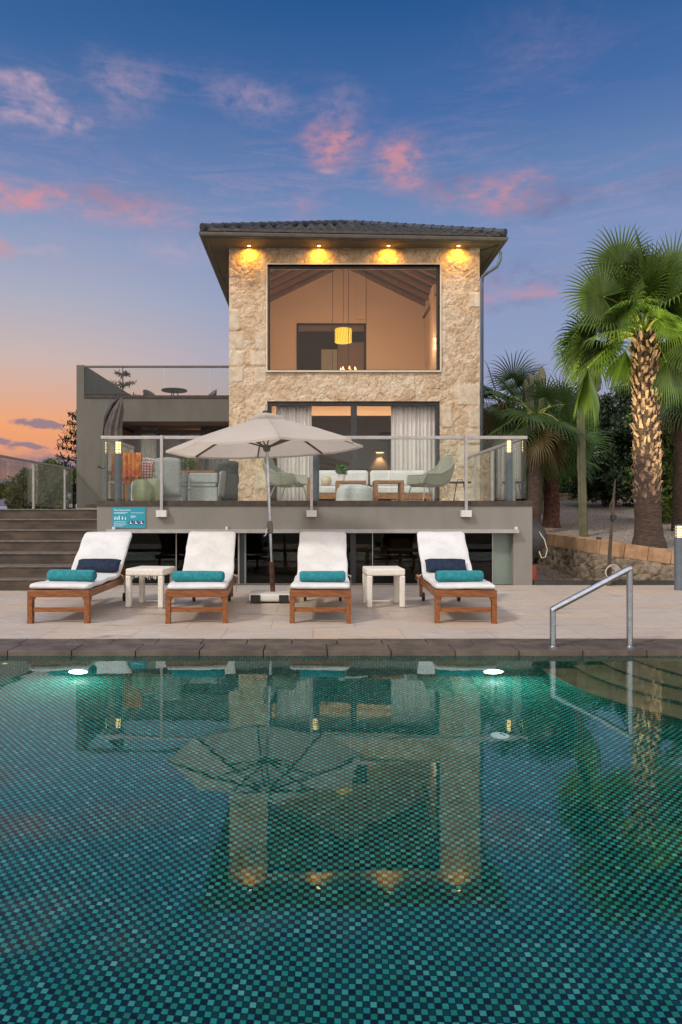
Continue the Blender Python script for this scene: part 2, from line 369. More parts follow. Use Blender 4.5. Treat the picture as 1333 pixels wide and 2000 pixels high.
def travertine():
    m = bpy.data.materials.new('travertine_paving'); m.use_nodes = True; nt = m.node_tree; N = NT(nt); b = nt.nodes['Principled BSDF']
    tc = N.n('ShaderNodeTexCoord'); co = tc.outputs['Object']
    br = N.n('ShaderNodeTexBrick', Vector=co, Color1=(0, 0, 0, 1), Color2=(1, 1, 1, 1), Mortar=(.5, .5, .5, 1), Scale=1.0)
    br.inputs['Brick Width'].default_value = .9; br.inputs['Row Height'].default_value = .6; br.inputs['Mortar Size'].default_value = .006
    mp = N.n('ShaderNodeMapping', Vector=co, Scale=(1.0, 3.2, 1)); n1 = N.n('ShaderNodeTexNoise', Vector=mp, Scale=1.7, Detail=9, Roughness=.62, Distortion=.9)
    n0 = N.n('ShaderNodeTexNoise', Vector=co, Scale=.7, Detail=3)
    n2 = N.n('ShaderNodeTexNoise', Vector=mp, Scale=12, Detail=6, Roughness=.7)
    c = N.ramp(n1, [(.3, (.25, .185, .15)), (.42, (.43, .365, .31)), (.48, (.54, .43, .32)), (.54, (.42, .375, .33)), (.62, (.59, .51, .42)), (.70, (.44, .30, .215))])
    c = N.mix(N.mr(n0, .4, .62, 0, .45), c, (.50, .35, .22, 1))
    sp = N.n('ShaderNodeSeparateColor', Color=br.outputs['Color'])
    c = N.mix(N.m('MULTIPLY', sp.outputs[0], .45), c, (.37, .35, .335, 1))
    c = N.mix(N.mr(n2, .56, .75, 0, .35), c, (.22, .17, .14, 1))
    c = N.mix(N.m('MULTIPLY', br.outputs['Fac'], .5), c, (.2, .16, .13, 1))
    N.set(b.inputs['Base Color'], c); N.set(b.inputs['Roughness'], N.mr(n2, .3, .7, .38, .65))
    bp = N.n('ShaderNodeBump', Strength=.25, Distance=.004, Height=N.m('SUBTRACT', n2, br.outputs['Fac'])); N.set(b.inputs['Normal'], bp.outputs[0])
    return m
M['trav'] = travertine()

def tile_mat(ang=0.0):
    m = bpy.data.materials.new('pool_mosaic'); m.use_nodes = True; nt = m.node_tree; N = NT(nt); b = nt.nodes['Principled BSDF']
    tc = N.n('ShaderNodeTexCoord'); geo = N.n('ShaderNodeNewGeometry')
    mp = N.n('ShaderNodeMapping', Vector=tc.outputs['Object'], Rotation=(0, 0, ang))
    sx = N.n('ShaderNodeSeparateXYZ', Vector=mp); gn = N.n('ShaderNodeSeparateXYZ', Vector=geo.outputs['True Normal'])
    up = N.m('GREATER_THAN', N.m('ABSOLUTE', gn.outputs[2]), .5)
    sidex = N.m('GREATER_THAN', N.m('ABSOLUTE', gn.outputs[0]), .72)
    T = .0245
    U = N.m('ADD', N.m('MULTIPLY', sx.outputs[0], N.m('SUBTRACT', 1, sidex)), N.m('MULTIPLY', sx.outputs[1], sidex))
    V = N.m('ADD', N.m('MULTIPLY', sx.outputs[1], up), N.m('MULTIPLY', sx.outputs[2], N.m('SUBTRACT', 1, up)))
    U = N.m('DIVIDE', U, T); V = N.m('DIVIDE', V, T)
    iu = N.m('FLOOR', U); iv = N.m('FLOOR', V); fu = N.m('FRACT', U); fv = N.m('FRACT', V)
    par = N.m('FLOORED_MODULO', N.m('ADD', iu, iv), 2)
    cv = N.n('ShaderNodeCombineXYZ', X=iu, Y=iv); wn = N.n('ShaderNodeTexWhiteNoise', Vector=cv); wn.noise_dimensions = '2D'
    light = N.ramp(wn.outputs['Value'], [(0, (.025, .23, .165)), (.3, (.02, .31, .24)), (.55, (.02, .265, .275)), (.8, (.045, .37, .33)), (.97, (.08, .42, .39)), (1, (.17, .52, .48))])
    cv2 = N.n('ShaderNodeCombineXYZ', X=iv, Y=iu); wn2 = N.n('ShaderNodeTexWhiteNoise', Vector=cv2); wn2.noise_dimensions = '2D'
    dark = N.ramp(wn2.outputs['Value'], [(0, (.001, .004, .004)), (.4, (.001, .020, .013)), (.75, (.002, .036, .028)), (1, (.003, .055, .055))])
    c = N.mix(par, dark, light)
    eu = N.m('MINIMUM', fu, N.m('SUBTRACT', 1, fu)); ev = N.m('MINIMUM', fv, N.m('SUBTRACT', 1, fv)); e = N.m('MINIMUM', eu, ev)
    g = N.mr(e, .04, .09, 1, 0)
    c = N.mix(g, c, (.004, .022, .022, 1))
    N.set(b.inputs['Base Color'], c); b.inputs['Roughness'].default_value = .25
    return m
M['tile'] = tile_mat(radians(3.0))
M['tile0'] = tile_mat(0)
M['steptop'] = pmat('submerged_stone_tread', (.27, .21, .11), (.19, .145, .08), 3, .7)

WI = 1.46
def water_mat():
    m = bpy.data.materials.new('pool_water'); m.use_nodes = True; nt = m.node_tree; nt.nodes.clear(); N = NT(nt)
    tc = N.n('ShaderNodeTexCoord')
    n1 = N.n('ShaderNodeTexNoise', Vector=tc.outputs['Object'], Scale=1.6, Detail=2, Roughness=.5)
    n2 = N.n('ShaderNodeTexNoise', Vector=tc.outputs['Object'], Scale=9, Detail=2, Roughness=.5)
    h = N.m('ADD', n1, N.m('MULTIPLY', n2, .10))
    bp = N.n('ShaderNodeBump', Strength=1.0, Distance=.0017, Height=h)
    g = N.n('ShaderNodeBsdfGlass', Color=(.86, .985, .97, 1), Roughness=0, IOR=WI, Normal=bp.outputs[0])
    N.n('ShaderNodeOutputMaterial', Surface=g.outputs[0]); return m
M['water'] = water_mat()

def leafmat(name, c1, c2, rough=.55, trans=.25):
    m = bpy.data.materials.new(name); m.use_nodes = True; nt = m.node_tree; N = NT(nt); b = nt.nodes['Principled BSDF']
    g = N.n('ShaderNodeNewGeometry'); tc = N.n('ShaderNodeTexCoord')
    nz = N.n('ShaderNodeTexNoise', Vector=tc.outputs['Object'], Scale=3, Detail=3)
    f = N.m('ADD', N.m('MULTIPLY', g.outputs['Random Per Island'], .6), N.m('MULTIPLY', N.mr(nz, .3, .7), .4))
    c = N.mix(f, (*c1, 1), (*c2, 1)); N.set(b.inputs['Base Color'], c); b.inputs['Roughness'].default_value = rough
    tr = N.n('ShaderNodeBsdfTranslucent', Color=c)
    out = nt.nodes['Material Output']
    mx = N.n('ShaderNodeMixShader', Fac=trans, i1=b.outputs[0], i2=tr.outputs[0]); N.set(out.inputs[0], mx.outputs[0]); return m
M['leaf_dark'] = leafmat('hedge_leaves', (.012, .028, .010), (.035, .062, .018))
M['leaf_olive'] = leafmat('bush_leaves', (.05, .09, .016), (.14, .19, .04))
M['needles'] = leafmat('conifer_needles', (.012, .025, .012), (.03, .045, .02))
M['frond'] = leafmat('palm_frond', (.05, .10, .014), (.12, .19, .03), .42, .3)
M['frond_dark'] = leafmat('shaded_palm_frond', (.03, .07, .016), (.07, .13, .03), .45, .3)  # darker copy of the frond green, shade put into the colour
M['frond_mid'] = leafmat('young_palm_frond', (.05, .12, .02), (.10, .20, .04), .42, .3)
M['frond_dry'] = leafmat('dry_frond', (.16, .10, .03), (.09, .09, .03), .6, .3)
M['petiole'] = pmat('palm_petiole', (.22, .24, .04), (.14, .16, .03), 8, .45)
M['bark'] = pmat('palm_leaf_bases', (.30, .20, .135), (.15, .09, .055), 8, .9, bump=.8, bscale=40, contrast=(.4, .6))
M['bark_dark'] = pmat('palm_trunk_bark', (.10, .065, .045), (.05, .034, .026), 10, .9, bump=1, bscale=30, stretch=(1, 1, 4), bdist=.03)
M['bark_red'] = pmat('young_palm_bark', (.10, .04, .022), (.045, .018, .012), 10, .9, bump=1, bscale=30)
M['twig'] = pmat('twig_bark', (.07, .05, .035), (.05, .035, .025), 8, .9)
M['cactus'] = pmat('cactus_skin', (.075, .082, .040), (.12, .115, .065), 6, .6, bump=.4, bscale=30)
exec_after = []

# ================================================================== GROUND, POOL, DECK
WZ = -0.042; PD = 6.03; PX0, PX1 = -9.5, 7.5; PN = 0.75; PB = WZ - 0.89
SK = -0.006   # the pool edge runs very slightly out of square with the house
def pe(x, D): return D - SK * x * -1

gr = MB()
for (x0, x1, y0, y1) in ((-2500, PX0, -600, 4000), (PX1, 2500, -600, 4000), (PX0, PX1, -600, PN), (PX0, PX1, PD + .2, 4000)):
    gr.poly([(x0, y0, -.05), (x1, y0, -.05), (x1, y1, -.05), (x0, y1, -.05)])
tag(gr.build('ground', M['earth']), kind='structure')

dk = MB()
dk.bx(-14, 11, 6.62, 11.49, -.04, 0.0)
dk.bx(-14, PX0 - .3, -3, 6.62, -.04, 0); dk.bx(PX1 + .3, 11, -3, 6.62, -.04, 0); dk.bx(PX0 - .3, PX1 + .3, -3, PN - .3, -.04, 0)
tag(dk.build('pool_deck', M['trav']), kind='structure')

cp = MB(); random.seed(3)
x = -14.0
while x < 11:                      # front pavers at the water's edge
    w = .565; ya = PD - .0; cp.bx(x + .004, x + w - .004, ya, ya + .315, -.045, .004 + random.uniform(-.001, .002)); x += w
x = -13.8
while x < 11:                      # slotted overflow slabs behind them
    w = .425; y0, y1 = PD + .343, PD + .585; z1 = .003 + random.uniform(-.001, .002); a, b = x + .004, x + w - .004
    rows = [(y0, y0 + .06), (y0 + .088, y0 + .165), (y0 + .193, y1)]
    for (u, v) in rows: cp.bx(a, b, u, v, -.03, z1)
    for (u, v) in ((rows[0][1], rows[1][0]), (rows[1][1], rows[2][0])):
        for (p, q) in ((a, a + .05), (a + .175, a + .25), (b - .05, b)): cp.bx(p, q, u, v, -.03, z1 - .0005)
    x += w
for (x0, x1, y0, y1) in ((PX0 - .3, PX0, PN - .3, PD), (PX1, PX1 + .3, PN - .3, PD), (PX0, PX1, PN - .3, PN)): cp.bx(x0, x1, y0, y1, -.045, .004)
tag(cp.build('pool_coping', M['foam'], bevel=.004), kind='structure')
ce = MB(); ce.bx(-14, 11, PD + .012, PD + .62, -.075, -.046)
tag(ce.build('coping_bed', M['coping_edge']), kind='structure')

pb = MB()
pb.poly([(PX0, PN, PB), (PX1, PN, PB), (PX1, PD + .03, PB), (PX0, PD + .03, PB)])
tag(pb.build('pool_floor', M['tile']), kind='structure')
pw = MB()
pw.poly([(PX0, PD + .03, PB), (PX1, PD + .03, PB), (PX1, PD + .03, -.045), (PX0, PD + .03, -.045)])
pw.poly([(PX0, PN, PB), (PX0, PD + .03, PB), (PX0, PD + .03, -.045), (PX0, PN, -.045)])
pw.poly([(PX1, PD + .03, PB), (PX1, PN, PB), (PX1, PN, -.045), (PX1, PD + .03, -.045)])
pw.poly([(PX1, PN, PB), (PX0, PN, PB), (PX0, PN, -.045), (PX1, PN, -.045)])
tag(pw.build('pool_wall', M['tile0']), kind='structure')
wt = MB(); wt.poly([(PX0, PN, WZ), (PX1, PN, WZ), (PX1, PD + .03, WZ), (PX0, PD + .03, WZ)])
tag(wt.build('pool_water', M['water']), kind='structure')

# curved steps down into the pool, back right corner
st = thing('pool_steps', 'curved beige and mosaic steps under water in the back right corner of the pool', 'steps', (4.2, PD, PB))
for k, (r, zt) in enumerate(((2.15, -.60), (1.88, -.45), (1.62, -.30), (1.34, -.15))):
    rs, tr = MB(), MB(); n = 64; z0 = PB + (k * .001)
    arc = lambda rr: [(4.2 - rr * cos(pi * i / n), PD + .028 - rr * sin(pi * i / n)) for i in range(n + 1)]
    A = arc(r); zt += WZ
    for i in range(n):
        (ax, ay), (bx_, by) = A[i], A[i + 1]
        rs.poly([(ax, ay, z0), (bx_, by, z0), (bx_, by, zt - .03), (ax, ay, zt - .03)])
    B = arc(r + .02); b0 = len(tr.v)
    tr.poly([(x_, y_, zt) for (x_, y_) in B])
    for i in range(n):
        (ax, ay), (bx_, by) = B[i], B[i + 1]
        tr.poly([(ax, ay, zt - .03), (bx_, by, zt - .03), (bx_, by, zt), (ax, ay, zt)])
    rs.build('riser', M['tile0'], st, world=True); tr.build('tread', M['steptop'], st, world=True)

# underwater lights
def pool_light(px, py, label):
    dh = 1.272 * F / (py - 1000); th = math.asin(sin(atan(dh / 1.272)) / WI); dep = (PD + .03 - dh) / math.tan(th)
    c = Vector(((px - VX) / F * (PD + .03), PD + .02, WZ - dep))
    t = thing('pool_light', label, 'pool light', tuple(c), group='lights set in the far pool wall')
    R = Matrix.Rotation(pi / 2, 4, 'X')
    MB().lathe([(.098, 0), (.098, .02), (.088, .026)], n=28, M=R).build('trim_ring', M['metal'], t)
    MB().lathe([(.085, .0), (.085, .028), (.05, .036), (.0001, .038)], n=28, M=R).build('lens', M['poollight'], t)
    ld = bpy.data.lights.new('pool_beam', 'AREA'); lo = bpy.data.objects.new('beam', ld); COL.objects.link(lo); lo.parent = t; lo.visible_glossy = False; lo.visible_transmission = False
    ld.shape = 'DISK'; ld.size = .16; ld.energy = POOLW; ld.color = (.85, 1, .80); lo.location = (0, -.045, 0); lo.rotation_euler = (radians(-66), 0, 0)
POOLW = 17
pool_light(156, 1312, 'round white underwater light in the far wall on the left, below the first lounger')
pool_light(962, 1311, 'round white underwater light in the far wall on the right, below the last lounger')
d = thing('drain_cover', 'pale round drain cover on the mosaic pool floor', 'drain', (1.265, 4.62, PB + .001))
MB().lathe([(.062, 0), (.062, .008), (.05, .014), (.0001, .016)], n=24).build('cover', M['signwhite'], d)
for a in range(6): MB().lathe([(.012, .0155), (.012, .018), (.0001, .018)], (.03 * cos(a), .03 * sin(a), 0), n=8).build('screw', M['metal'], d) if a < 2 else None

# pool handrail
h = thing('pool_handrail', 'slanted steel tube handrail on two posts bolted to the pool coping', 'handrail', (X(1155, 6.2), 6.2, .004))
xa, xb = X(1080, 6.2), X(1230, 6.2); za, zb = Z(1190, 6.2), Z(1113, 6.2)
b = MB().tube([(xa, 6.2, .004), (xa, 6.2, za)], .027, 16); b.lathe([(.055, .004), (.055, .012), (.03, .016)], (xa, 6.2, 0), n=20); b.build('post', M['metal'], h, world=True, smooth=False)
b = MB().tube([(xb, 6.2, .004), (xb, 6.2, zb)], .027, 16); b.lathe([(.055, .004), (.055, .012), (.03, .016)], (xb, 6.2, 0), n=20); b.build('post', M['metal'], h, world=True)
MB().tube([(xa - .012, 6.2, za - .012), (xa + .02, 6.2, za + .01), (xb - .02, 6.2, zb + .0), (xb + .012, 6.2, zb + .012)], .029, 16).build('grab_rail', M['metal'], h, world=True)

# ================================================================== VILLA
TD = 15.7; BD = 11.47; WD = 18.8
TX0, TX1 = X(448, TD), X(937, TD); TZ1 = Z(486, TD)
FZ = 1.333
villa = thing('villa', 'rough limestone villa with dark tiled hip roof, grey rendered wing and terrace', 'house', (0, TD, 0))
# --- stone front with real relief
U0, U1, UZ0, UZ1 = X(523, TD), X(859, TD), Z(724.5, TD), Z(518, TD)     # upper window opening
L0, L1, LZ0, LZ1 = X(523, TD), X(861, TD), FZ, Z(784, TD)               # lower window opening
dressed = []          # smooth dressed blocks: (x0,x1,z0,z1)
random.seed(11)
zz = 1.3
k = 0
while zz < TZ1:
    hgt = random.choice((.36, .42, .5)); 
    for side in (0, 1):
        w = random.choice((.26, .34, .5))
        if random.random() < .50: dressed.append((TX0 - .1, TX0 + w, zz, zz + hgt) if side == 0 else (TX1 - w, TX1 + .1, zz, zz + hgt))
        w = random.choice((.16, .3, .4))
        if random.random() < .45 : dressed.append((U0 - w, U0 - .02, zz, zz + hgt) if side == 0 else (U1 + .02, U1 + w, zz, zz + hgt))
    zz += hgt + .02; k += 1
def dress(x, z):
    v = 0
    for (a, b_, c, d_) in dressed:
        e = min(x - a, b_ - x, z - c, d_ - z)
        v = max(v, min(1, max(0, e / .035)))
    return v
def relief(x, z):
    p = Vector((x * 1.0 + 3, z * 1.0, 1.7)); w = noise.noise_vector(p * 2.1) * .22; q = (p + w) * 3.6
    dd, pts = noise.voronoi(q)
    e = dd[1] - dd[0]
    h_ = min(1, e / .25) ** .5 * .014
    h_ += noise.cell(Vector((pts[0].x * 7.1, pts[0].y * 5.3, 2))) * .007
    h_ += noise.fractal(p * 4.5, .9, 2, 6) * .012 + noise.fractal(p * 16, .9, 2, 4) * .010
    s = dress(x, z)
    return h_ * (1 - s) + s * (.026 + noise.fractal(p * 9, 1, 2, 3) * .002)
def stone_face(mb, x0, x1, z0, z1, step=.028):
    nx = max(1, int(round((x1 - x0) / step))); nz = max(1, int(round((z1 - z0) / step)))
    mb.grid(lambda u, v: (x0 + (x1 - x0) * u, TD - relief(x0 + (x1 - x0) * u, z0 + (z1 - z0) * v), z0 + (z1 - z0) * v), nx, nz)
sw = MB()
stone_face(sw, TX0, U0, FZ, TZ1 + .02); stone_face(sw, U1, TX1, FZ, TZ1 + .02)
stone_face(sw, U0, U1, UZ1, TZ1 + .02); stone_face(sw, U0, U1, LZ1, UZ0)
# reveals and the thickness of the wall
for (a, b_, c, d_) in ((U0, U1, UZ0, UZ1), (L0, L1, LZ0, LZ1)):
    sw.poly([(a, TD - .03, c), (a, TD + .3, c), (a, TD + .3, d_), (a, TD - .03, d_)]); sw.poly([(b_, TD + .3, c), (b_, TD - .03, c), (b_, TD - .03, d_), (b_, TD + .3, d_)])
    sw.poly([(a, TD - .03, d_), (b_, TD - .03, d_), (b_, TD + .3, d_), (a, TD + .3, d_)]); sw.poly([(a, TD - .03, c), (b_, TD - .03, c), (b_, TD + .3, c), (a, TD + .3, c)])
sw.bx(TX0, TX0 + .3, TD + .02, 24, FZ, TZ1); sw.bx(TX1 - .3, TX1, TD + .02, 24, FZ, TZ1); sw.bx(TX0 + .3, TX1 - .3, 23.7, 24, FZ, TZ1 + 1)
for s_ in (0, 1):   # close the edges of the relief
    xx = (TX0, TX1)[s_]; n = 60
    for i in range(n):
        za_, zb_ = FZ + (TZ1 - FZ) * i / n, FZ + (TZ1 - FZ) * (i + 1) / n
        sw.poly([(xx, TD - relief(xx, za_), za_), (xx, TD + .02, za_), (xx, TD + .02, zb_), (xx, TD - relief(xx, zb_), zb_)])
so = sw.build('stone_wall', M['stone'], villa, world=True)
at = so.data.attributes.new('dressed', 'FLOAT', 'POINT')
vals = []
for v in so.data.vertices:
    w = v.co + villa.location; vals.append(dress(w.x, w.z) if abs(w.y - TD) < .1 else 0.0)
at.data.foreach_set('value', vals)

def frame_rect(name, x0, x1, z0, z1, y0, y1, t, m, parent, bottom=True, mull=()):
    f = MB(); f.bx(x0, x1, y0, y1, z1 - t, z1); f.bx(x0, x0 + t, y0, y1, z0, z1 - t); f.bx(x1 - t, x1, y0, y1, z0, z1 - t)
    if bottom: f.bx(x0 + t, x1 - t, y0, y1, z0, z0 + t * .8)
    for (a, b_) in mull: f.bx(a, b_, y0 + .002, y1 - .002, z0 + (t * .8 if bottom else 0), z1 - t)
    return f.build(name, m, parent, world=True)
# thin dressed surround on the upper opening, then the windows
sr = MB(); t_ = .035
sr.bx(U0 - t_, U0, TD - .05, TD + .1, UZ0 - t_, UZ1 + t_); sr.bx(U1, U1 + t_, TD - .05, TD + .1, UZ0 - t_, UZ1 + t_)
sr.bx(U0, U1, TD - .05, TD + .1, UZ1, UZ1 + t_); sr.bx(U0, U1, TD - .065, TD + .1, UZ0 - t_, UZ0)
uw = frame_rect('upper_window', U0 + .012, U1 - .012, UZ0 + .002, UZ1 - .005, TD + .05, TD + .12, .042, M['frame'], villa)
tag(uw, 'large fixed picture window on the upper floor')
sr.build('window_surround', M['cream'], uw, world=True)
MB().bx(U0 + .05, U1 - .05, TD + .08, TD + .09, UZ0 + .03, UZ1 - .045).build('pane', M['glass'], uw, world=True)
lw = frame_rect('sliding_door', L0 + .004, L1 - .004, LZ0, LZ1 - .004, TD + .05, TD + .14, .085, M['frame'], villa, mull=((X(686, TD), X(698, TD)),))
tag(lw, 'wide sliding glass door behind the white sofa')
for (a, b_) in ((L0 + .09, X(686, TD)), (X(698, TD), L1 - .09)):
    MB().bx(a, b_, TD + .09, TD + .1, LZ0 + .07, LZ1 - .09).build('pane', M['glass'], lw, world=True)

# --- roof
EZ = Z(459, 15.1)                     # gutter top
EX0, EX1 = X(389, 15.0), X(998, 15.05); EY = 15.05
def ey(x_): return 14.93 + (x_ - EX0) / (EX1 - EX0) * .30     # the eave is slightly out of square
BY = 24.2
RX0, RX1 = X(397, 15.0), X(990, 15.1); RZ = Z(459, 15.05) + .07; half = (RX1 - RX0) / 2; RC = (RX0 + RX1) / 2; PT = .47
rf = thing('roof', 'hip roof of dark grey pantiles', 'roof', (0, 0, 0)); del rf['category']; rf.parent = villa; rf.location = (RC, 0, RZ)
rt = MB(); NW = 27; pitch = 2 * half / NW; rows = 9; rl = half / rows
def roof_z(xl, s): # xl in -half..half, s = distance in from the eave (plan)
    ph = ((xl + half) / pitch) % 1.0; w = .5 - .5 * cos(2 * pi * ph)
    fr = (s / rl) % 1.0
    return RZ + s * PT + .085 * w ** .8 + .030 * (1 - fr) - .01
nu = NW * 12
for r in range(rows):
    for (s0, s1) in ((r * rl + .001, (r + 1) * rl - .001),):
        b0 = len(rt.v); lim0 = half - s0; lim1 = half - s1
        for j, s in enumerate((s0, s1, )):
            for i in range(nu + 1):
                xl = -half + 2 * half * i / nu; lim = half - s; xc = max(-lim, min(lim, xl))
                rt.v.append((RC + xc, ey(RC + xc) + .06 + s, roof_z(xc, s)))
        for i in range(nu): rt.face(b0 + i, b0 + i + 1, b0 + nu + 2 + i, b0 + nu + 1 + i)
        # butt end of the row
        b1 = len(rt.v)
        for i in range(nu + 1):
            xl = -half + 2 * half * i / nu; lim = half - s0; xc = max(-lim, min(lim, xl)); z_ = roof_z(xc, s0)
            rt.v.append((RC + xc, ey(RC + xc) + .06 + s0, z_)); rt.v.append((RC + xc, ey(RC + xc) + .062 + s0, z_ - .020))
        for i in range(nu): rt.face(b1 + 2 * i, b1 + 2 * i + 1, b1 + 2 * i + 3, b1 + 2 * i + 2)
# side slopes (mostly out of sight)
for sgn in (-1, 1):
    A_ = (RC + sgn * half, ey(RC + sgn * half) + .06, RZ + .02); Bp = (RC + sgn * half, BY, RZ + .02)
    rt.poly([A_, Bp, (RC, BY, RZ + .02 + half * PT), (RC, 15.15 + half, RZ + .02 + half * PT)])
M['rooftile'] = pmat('dark_pantile', (.020, .024, .032), (.048, .052, .062), 5, .45, bump=.3, bscale=40)
ro = rt.build('roof_tiles', M['rooftile'], rf, world=True, smooth=False)
hc = MB()
for sgn in (-1, 1):
    n = 17
    for i in range(n):
        s0 = half * (i - .08) / n; s1 = half * (i + 1.0) / n
        p = Vector((RC + sgn * (half - s0), ey(RC + sgn * (half - s0)) + .06 + s0, RZ + s0 * PT + .075)); q = Vector((RC + sgn * (half - s1), ey(RC + sgn * (half - s1)) + .06 + s1, RZ + s1 * PT + .075))
        hc.tube([p, q], [.092, .070], 12)
for i in range(12):
    y_ = 15.15 + half + i * .4; hc.tube([(RC, y_, RZ + half * PT + .07), (RC, y_ + .42, RZ + half * PT + .07)], [.09, .075], 12)
hc.build('hip_tiles', M['rooftile'], rf, world=True)
# eaves: fascia, soffit, gutter
ev = MB(); z0s, z1s = Z(486, TD) + .0, EZ
def quad_ring(mb, za_, zb_, ins0, ins1):
    o = [(EX0 + ins0, ey(EX0) + ins0, za_), (EX1 - ins0, ey(EX1) + ins0, za_), (EX1 - ins0, BY + .4 - ins0, za_), (EX0 + ins0, BY + .4 - ins0, za_)]
    i_ = [(EX0 + ins1, ey(EX0) + ins1, zb_), (EX1 - ins1, ey(EX1) + ins1, zb_), (EX1 - ins1, BY + .4 - ins1, zb_), (EX0 + ins1, BY + .4 - ins1, zb_)]
    for k in range(4): mb.poly([o[k], o[(k + 1) % 4], i_[(k + 1) % 4], i_[k]])
SZ = TZ1 + .012
quad_ring(ev, SZ - .03, SZ - .03, .10, .16); quad_ring(ev, SZ - .03, SZ, .16, .18); quad_ring(ev, SZ, SZ, .18, .95)
quad_ring(ev, EZ + .03, SZ - .03, .10, .10); quad_ring(ev, EZ + .035, EZ + .03, .02, .10); ev.build('soffit', M['soffit'], rf, world=True)
fc = MB(); quad_ring(fc, EZ + .12, EZ + .035, .07, .06); fc.build('shade_eave_board', M['trim_dark'], rf, world=True)  # board coloured dark to stand for the shaded gap under the tiles
gt = MB()
prof = [(.0, .005), (.0, -.012), (.012, -.06), (.05, -.085), (.10, -.085)]
for (a, b_) in zip(prof[:-1], prof[1:]): quad_ring(gt, EZ + a[1], EZ + b_[1], a[0], b_[0])
quad_ring(gt, EZ + .005, EZ + .005, 0, .012)
for xx in (440, 541, 572, 716, 838, 960):
    x_ = X(xx, 15); gt.bx(x_ - .008, x_ + .008, ey(x_) - .012, ey(x_) + .02, EZ - .06, EZ + .02)
gt.build('gutter', M['gutter'], rf, world=True)
# downpipe with its swan neck
dpx = TX1 + .045
MB().tube([(X(979, 15.3), 15.35, Z(490, 15.3)), (X(979, 15.3), 15.35, Z(505, 15.3)), (X(972, 15.3), 15.36, Z(519, 15.3)), (X(952, 15.5), 15.5, Z(533, 15.5)), (X(943, 15.6), 15.62, Z(540, 15.6)), (dpx, 15.66, Z(556, TD)), (dpx, 15.66, FZ + .02)], .038, 12).build('downpipe', M['bollard'], rf, world=True, smooth=True)
# downlights
for i, px in enumerate((487, 623.5, 759.5, 896)):
    D_ = 15.52; x_ = X(px, D_); l = MB().lathe([(.05, 0), (.05, -.012), (.036, -.014)], (x_, D_, SZ - .002), n=20).build('downlight', M['wpaint'], rf, world=True)
    g_ = MB().lathe([(.040, -.010), (.032, -.018), (.0001, -.022)], (x_, D_, SZ), n=18).build('lens', M['dl'], l, world=False); g_.location = (-rf.location[0], -rf.location[1] - villa.location[1], -rf.location[2])
    sp = bpy.data.lights.new('downlight_beam', 'SPOT'); so_ = bpy.data.objects.new('beam', sp); COL.objects.link(so_); so_.parent = l; so_.visible_glossy = False; so_.visible_transmission = False
    sp.energy = 36; sp.color = (1, .45, .025); sp.spot_size = radians(165); sp.spot_blend = .9; sp.shadow_soft_size = .03
    so_.location = Vector((x_, D_ + .02, SZ - .04)) - Vector(rf.location) - Vector(villa.location); so_.rotation_euler = (radians(22), 0, 0)

# --- upper room
ur = MB()
def quadx(mb, *p): mb.poly(p)
rx0, rx1, rz0 = TX0 + .301, X(830, 21.4), 4.25; RB = 21.4
apx = RC; wallz = Z(589, RB); apz = wallz + (rx1 - apx) * .5
hole = (X(580, RB), X(715, RB), 4.26, Z(632, RB))
ur.poly([(rx0, RB, rz0), (hole[0], RB, rz0), (hole[0], RB, wallz), (rx0, RB, wallz)])
ur.poly([(hole[1], RB, rz0), (rx1, RB, rz0), (rx1, RB, wallz), (hole[1], RB, wallz)])
ur.poly([(hole[0], RB, hole[3]), (hole[1], RB, hole[3]), (hole[1], RB, wallz), (hole[0], RB, wallz)])
ur.poly([(rx0, RB, wallz), (rx1, RB, wallz), (apx, RB, apz)])
ur.poly([(rx0, TD + .3, rz0), (rx0, RB, rz0), (rx0, RB, wallz), (rx0, TD + .3, wallz)])
ur.poly([(rx1, TD + .3, rz0), (rx1, RB, rz0), (rx1, RB, wallz), (rx1, TD + .3, wallz)])
ur.bx(rx1 - .12, rx1 - .002, 19.2, 19.7, rz0, Z(560, 19.4)); ur.bx(X(697, RB), X(716, RB), RB - .06, RB - .002, hole[3] + .12, apz - .4)
room = ur.build('upper_room', M['plaster'], villa, world=True)
fl = MB(); fl.bx(rx0, rx1, TD + .3, RB, rz0 - .12, rz0)
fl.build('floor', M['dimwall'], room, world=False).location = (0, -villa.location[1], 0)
cl = MB()
hy = TD + .25 + (rx1 + .2 - apx); hl_ = TD + .25
cl.poly([(rx0 - .2, hl_, wallz - .1), (apx, hy, apz), (apx, RB, apz), (rx0 - .2, RB, wallz - .1)]); cl.poly([(rx1 + .2, hl_, wallz - .1), (rx1 + .2, RB, wallz - .1), (apx, RB, apz), (apx, hy, apz)])
cl.poly([(rx0 - .2, hl_, wallz - .1), (rx1 + .2, hl_, wallz - .1), (apx, hy, apz)])
cl.build('ceiling', M['boards'], room, world=False).location = (0, -villa.location[1], 0)
y_ = 16.4
while y_ < RB:
    fr = min(1, (y_ - hl_ - .15) / (hy - hl_))
    for e_ in (rx1 + .1, rx0 - .1):
        p_ = Vector((e_, y_, wallz - .12)); q_ = p_.lerp(Vector((apx, y_, apz - .10)), fr)
        MB().bar(p_, q_, .13, .17, (0, 0, 1)).build('rafter', M['beam'], room, world=False).location = (0, -villa.location[1], 0)
    y_ += .62
iw = frame_rect('inner_window', hole[0], hole[1], hole[2], hole[3], RB - .03, RB + .06, .06, M['frame'], villa, bottom=False)
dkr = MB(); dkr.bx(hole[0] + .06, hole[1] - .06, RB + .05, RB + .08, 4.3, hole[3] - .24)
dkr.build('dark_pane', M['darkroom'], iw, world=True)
MB().bx(hole[0] + .06, hole[1] - .06, RB + .02, RB + .05, hole[3] - .24, hole[3] - .06).build('header_panel', M['dimwall'], iw, world=True)
